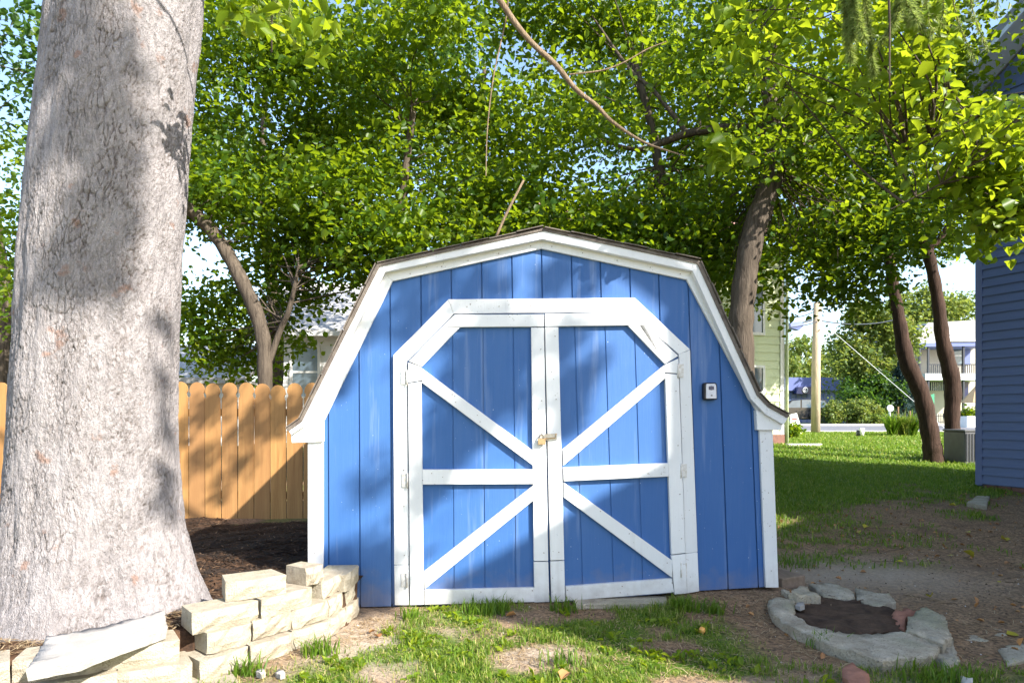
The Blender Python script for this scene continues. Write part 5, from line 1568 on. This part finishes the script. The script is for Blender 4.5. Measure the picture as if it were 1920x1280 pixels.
# ------------------------------------------------------------------ grass, straw, chips
def blades(name, Pp, hgt, wid, g, mat, tint, label, cat, lean=0.5, parent=None, flat=False):
    n = len(Pp)
    a = g.uniform(0, 2 * np.pi, n)
    d = np.stack([np.cos(a), np.sin(a), np.zeros(n)], 1)
    b = a + np.pi / 2 + g.normal(size=n) * 0.5
    s = np.stack([np.cos(b), np.sin(b), np.zeros(n)], 1)
    h = (hgt * g.uniform(0.45, 1.3, n))[:, None]
    w = (wid * g.uniform(0.7, 1.3, n))[:, None]
    l = (lean * g.uniform(0.1, 1.2, n))[:, None]
    up = np.array([[0, 0, 1.0]])
    if flat:
        rise = g.uniform(0.0, 0.25, n)[:, None]
        V = np.stack([Pp - s * w, Pp + s * w, Pp + d * h * 0.5 + s * w + up * h * rise * 0.6, Pp + d * h * 0.5 - s * w + up * h * rise * 0.6, Pp + d * h + up * h * rise * 0.2], 1)
    else:
        V = np.stack([Pp - s * w, Pp + s * w, Pp + d * h * l * 0.35 + up * h * 0.6 + s * w * 0.7, Pp + d * h * l * 0.35 + up * h * 0.6 - s * w * 0.7, Pp + d * h * l + up * h * (1 - 0.3 * l)], 1)
    V = V.reshape(-1, 3)
    i = np.arange(n)[:, None] * 5
    o = np_mesh(name, V, [i + np.array([[0, 1, 2, 3]]), i + np.array([[3, 2, 4]])], mat, parent, attrs={'tint': np.repeat(tint, 5)})
    if parent is None:
        tag(o, label, cat, kind='stuff')
    return o

g = np.random.default_rng(3)
def scatter(n, x0, x1, y0, y1, dens):
    x = g.uniform(x0, x1, n)
    y = g.uniform(y0, y1, n)
    k_ = g.uniform(0, 1, n) < dens(x, y)
    x, y = x[k_], y[k_]
    return x, y

def not_shed(x, y):
    return (y < 4.56 + K * (x - 0.216)) | (x > 1.9) | (x < -1.5)

# thin lawn in front of the shed
x, y = scatter(150000, -1.7, 3.2, 2.6, 5.0, lambda x, y: lawn_amount(x, y) * not_shed(x, y) * (0.2 + 0.8 * smooth01((fbm(x * 7, y * 7, 3, 55.0) - 0.36) / 0.2)))
tuft = smooth01((fbm(x * 3.0, y * 3.0, 3, 65.0) - 0.45) / 0.2)
h_ = 0.024 + 0.026 * tuft + 0.05 * np.exp(-((y - 4.42) / 0.10) ** 2) * (x > -0.4) * (x < 1.2) * fbm(x * 5, y * 5, 2, 9.0)
blades('grass', np.stack([x, y, ground_z(x, y) - 0.004], 1), h_, 0.0026, g, M_GRASS, np.clip(g.normal(0.55, 0.27, len(x)), 0, 1), 'patchy short grass in front of the shed doors', 'grass', 0.9)
# dark tufts by the right door and along the corner
tx, ty = [], []
for cx_, cy_, n_, s_ in [(1.10, 4.42, 260, 0.045), (1.28, 4.36, 90, 0.05), (-0.12, 4.36, 150, 0.06), (-0.22, 4.34, 90, 0.05), (0.33, 4.40, 100, 0.05), (-1.02, 3.62, 120, 0.05), (-1.3, 3.35, 90, 0.05), (-0.62, 4.25, 60, 0.05), (2.05, 3.25, 160, 0.10), (2.35, 5.8, 160, 0.16), (1.75, 5.35, 110, 0.12), (0.25, 3.45, 70, 0.05), (1.7, 3.75, 60, 0.05)]:
    tx.append(g.normal(cx_, s_, n_)); ty.append(g.normal(cy_, s_ * 0.7, n_))
x, y = np.concatenate(tx), np.concatenate(ty)
k_ = not_shed(x, y)
x, y = x[k_], y[k_]
blades('grass', np.stack([x, y, ground_z(x, y) - 0.004], 1), np.full(len(x), 0.10), 0.004, g, M_GRASS, np.clip(g.normal(0.3, 0.2, len(x)), 0, 0.8), 'longer grass tufts at the foot of the shed and stones', 'grass', 0.7)
# broad-leaved weeds in the thin lawn
wx, wy = scatter(420, -1.3, 3.0, 2.7, 4.55, lambda x, y: (0.02 + 0.9 * lawn_amount(x, y)) * (x < 1.5))
k_ = not_shed(wx, wy) & (wx > bed_edge(wy) + 0.15)
wx, wy = wx[k_], wy[k_]
idx = np.repeat(np.arange(len(wx)), 9)
wp_ = np.stack([wx[idx] + g.normal(size=len(idx)) * 0.018, wy[idx] + g.normal(size=len(idx)) * 0.018, np.zeros(len(idx))], 1)
wp_[:, 2] = ground_z(wp_[:, 0], wp_[:, 1]) + 0.012
V, Fq, tt = leaf_arrays(wp_, 0.042, 0.45, g, up=1.2, droop=-0.25)
tag(np_mesh('weeds', V, [Fq], M_LEAFNEAR, attrs={'tint': tt}), 'low broad-leaved weeds among the thin grass', 'weeds', kind='stuff')
# lawn beyond the shed
def lawn_d(x, y):
    return lawn_amount(x, y) * ((x > 1.6) | (y > 9))
x, y = scatter(150000, 1.6, 14, 5.6, 14, lawn_d)
blades('lawn_grass', np.stack([x, y, ground_z(x, y) - 0.004], 1), np.full(len(x), 0.06), 0.006, g, M_GRASS, np.clip(g.normal(0.52, 0.24, len(x)), 0, 0.9), 'green lawn between the shed and the street', 'grass', 0.9)
x, y = scatter(60000, 4, 22, 14, 25.4, lambda x, y: 1.0 + 0 * x)
blades('lawn_grass', np.stack([x, y, ground_z(x, y) - 0.004], 1), np.full(len(x), 0.07), 0.012, g, M_GRASS, np.clip(g.normal(0.60, 0.2, len(x)), 0, 0.9), 'sunlit far lawn reaching the street', 'grass', 0.9)  # tint mean raised so the sunlit strip reads brighter

# dry straw and pine needles
x, y = scatter(42000, -1.6, 3.6, 2.6, 5.2, lambda x, y: not_shed(x, y) * (1 - 0.5 * lawn_amount(x, y)) * (0.15 + 0.85 * smooth01((fbm(x * 2.2, y * 2.2, 3, 75.0) - 0.40) / 0.2)) * np.where(x > 1.75, 0.12, 1.0) * (x > bed_edge(y) + 0.05))
blades('straw', np.stack([x, y, ground_z(x, y) + 0.004], 1), np.full(len(x), 0.07), 0.0016, g, M_STRAW, g.uniform(0, 1, len(x)), 'dry straw and pine needles scattered on the bare soil', 'straw', flat=True)
x, y = scatter(9000, 1.9, 8, 4.0, 9.5, lambda x, y: 0.5 + 0 * x)
blades('straw', np.stack([x, y, ground_z(x, y) + 0.004], 1), np.full(len(x), 0.06), 0.0018, g, M_STRAW, np.clip(g.normal(0.3, 0.25, len(x)), 0, 1), 'dead needles and twigs strewn on the shaded soil', 'straw', flat=True)
x, y = scatter(26000, -4.6, -1.35, 3.3, 8.1, lambda x, y: (np.hypot(x + 2.33, y - 3.82) > 0.52) * (y > bed_wall_line(x) + 0.22))
blades('mulch_chips', np.stack([x, y, bed_z(x, y) + 0.006], 1), np.full(len(x), 0.075), 0.005, g, M_MULCHBIT, np.clip(g.exponential(0.3, len(x)), 0, 1), 'loose shreds of dark mulch on the raised bed', 'mulch', flat=True)
x, y = scatter(5200, -3.2, -1.3, 2.7, 3.7, lambda x, y: (np.hypot(x + 2.33, y - 3.82) > 0.5) * (y > bed_wall_line(x) + 0.16))
blades('straw', np.stack([x, y, bed_z(x, y) + 0.010], 1), np.full(len(x), 0.075), 0.0022, g, M_STRAW, g.uniform(0, 1, len(x)), 'dry tan needles between the pine and the block wall', 'straw', flat=True)
# crumbs of soil and small stones
def crumbs(name, n, x0, x1, y0, y1, r0, r1, mat, label, zf):
    x, y = scatter(n, x0, x1, y0, y1, lambda x, y: not_shed(x, y) * (x > bed_edge(y) + 0.05))
    m_ = len(x)
    r_ = g.uniform(r0, r1, m_) ** 1.0
    base = np.array([[1, 0, 0], [-0.5, 0.87, 0], [-0.5, -0.87, 0], [0, 0, 0.9]])
    a = g.uniform(0, 6.28, m_)
    ca, sa = np.cos(a), np.sin(a)
    V = np.zeros((m_, 4, 3))
    for j in range(4):
        bx_, by_, bz_ = base[j] * 1.0
        sc_ = g.uniform(0.7, 1.3, m_)
        V[:, j, 0] = x + (bx_ * ca - by_ * sa) * r_ * sc_
        V[:, j, 1] = y + (bx_ * sa + by_ * ca) * r_ * sc_
        V[:, j, 2] = zf(x, y) - 0.002 + bz_ * r_ * sc_
    i = np.arange(m_)[:, None] * 4
    o = np_mesh(name, V.reshape(-1, 3), [np.concatenate([i + np.array([[0, 1, 3]]), i + np.array([[1, 2, 3]]), i + np.array([[2, 0, 3]])])], mat)
    tag(o, label, 'soil', kind='stuff')
crumbs('soil_crumbs', 2500, -1.2, 6, 2.8, 8, 0.003, 0.012, M_SOIL, 'small dark crumbs of soil on the bare ground', ground_z)
crumbs('gravel', 800, -1.2, 6, 2.8, 8, 0.003, 0.010, M_WALK, 'tiny pale stones scattered on the bare ground', ground_z)

lx, ly = scatter(900, 1.5, 8.0, 3.4, 10.5, lambda x, y: 0.25 + 0.75 * smooth01((fbm(x * 1.6, y * 1.6, 3, 91.0) - 0.45) / 0.15))
lp = np.stack([lx, ly, ground_z(lx, ly) + 0.008], 1)
V, Fq, tt = leaf_arrays(lp, 0.038, 0.6, g, up=1.6, droop=0.0, fold=0.4)
V[:, 2] = np.maximum(V[:, 2], ground_z(V[:, 0], V[:, 1]) + 0.002)
tag(np_mesh('leaf_litter', V, [Fq], M_FALLENBROWN, attrs={'tint': tt}), 'small brown leaf litter strewn over the shaded soil', 'litter', kind='stuff')
lx, ly = scatter(130, 1.9, 7.5, 3.6, 10.0, lambda x, y: 1.0 + 0 * x)
V, Fc = [], []
for x_, y_ in zip(lx, ly):
    a_ = g.uniform(0, 6.28)
    L_ = g.uniform(0.08, 0.32)
    pts_ = [Vector((x_ + math.cos(a_ + 0.25 * t) * L_ * t, y_ + math.sin(a_ + 0.25 * t) * L_ * t, 0)) for t in (0, 0.35, 0.7, 1.0)]
    pts_ = [Vector((p.x, p.y, gz(p.x, p.y) + 0.006)) for p in pts_]
    v, f = tube_vf(pts_, [0.0035, 0.003, 0.0025, 0.0015], 4, False, len(V))
    V += v
    Fc += f
tag(mesh('twig_litter', V, Fc, M_TWIG), 'thin fallen twigs scattered over the shaded soil', 'twigs', kind='stuff')
# yucca by the street
yu = thing('yucca_plant', (W(1690, 815, 22).x, 22, 0.62), 'spiky yucca clump at the lawn edge near the street', 'plant')
for j in range(3):
    cc = W((1672, 1694, 1708)[j], 815, 22)
    n_ = 150
    Pp = np.stack([g.normal(cc.x, 0.05, n_), g.normal(22, 0.06, n_), np.full(n_, 0.60)], 1)
    blades('leaf_rosette', Pp, np.full(n_, 0.80), 0.024, g, M_GRASS if j != 1 else M_LEAFPALE, np.clip(g.normal(0.4, 0.2, n_), 0, 0.8), None, None, 0.9, yu)['kind'] = 'stuff'
for x_, y_ in ((1684, 762), (1706, 770)):
    b0 = W(x_, 815, 22)
    t0 = W(x_, y_, 22)
    tube('flower_stalk', [b0, t0], [0.012, 0.03], M_STRAW, yu, 6)

# fallen leaves one can count
def fallen(px, mat, label, cat='leaf', group=None, size=0.075, z=0.012):
    x_, y_ = px
    Y = F * H / (y_ - CY)
    for _ in range(6):
        zz_ = gz((x_ - CX) / F * Y, Y) + z
        Y = F * (H - zz_) / (y_ - CY)
    p = np.array([[(x_ - CX) / F * Y, Y, zz_]])
    V, Fq, tt = leaf_arrays(p, size, 0.8, g, up=2.0, droop=0.0, fold=0.35)
    V[:, 2] = np.maximum(V[:, 2], zz_ - 0.004) + 0.004
    o = np_mesh('fallen_leaf', V, [Fq], mat, origin=tuple(p[0]), attrs={'tint': tt})
    tag(o, label, cat, group)
GY = 'yellow leaves fallen on the shaded soil'
for px in [(1695, 1054), (1607, 997), (1789, 1041), (1826, 1046), (1870, 1089), (1888, 1014), (1903, 1186), (1820, 998), (1620, 990), (1779, 947), (1800, 915), (1745, 1120)]:
    fallen(px, M_FALLEN, 'small yellow leaf fallen on the shaded bare soil beyond the stone ring', group=GY)
for px, lab in [((1912, 1067), 'orange-brown leaf on the soil at the photo edge'), ((1702, 996), 'brown leaf on the soil between shed and slate blue house'), ((712, 1195), 'tan curled leaf on the sunlit soil near the block wall'), ((703, 1183), 'brown leaf beside the tan curled leaf near the wall'), ((968, 1152), 'brown leaf in the grass before the left shed door'), ((1052, 1275), 'pale yellow leaf at the bottom edge in front of the shed'), ((905, 1142), 'rust brown leaf against the left shed door bottom')]:
    fallen(px, M_FALLENBROWN, lab, size=0.06)
# small orange fruit
Y = F * (H - 0.02) / (1178 - CY)
bm = bmesh.new()
bmesh.ops.create_icosphere(bm, subdivisions=2, radius=0.02)
for v_ in bm.verts:
    v_.co.z *= 1.25
    v_.co.x += 0.003 * math.sin(v_.co.z * 120)
me = bpy.data.meshes.new('fallen_fruit')
bm.to_mesh(me); bm.free()
for p_ in me.polygons:
    p_.use_smooth = True
me.materials.append(plain('orange_fruit', (0.75, 0.38, 0.10), (0.60, 0.26, 0.06), 0.5, 20, 0.2, 60))
xx = (1316 - CX) / F * Y
tag(link('fallen_fruit', me, None, (xx, Y, gz(xx, Y) + 0.018)), 'small orange fruit lying in the grass before the shed', 'fruit')
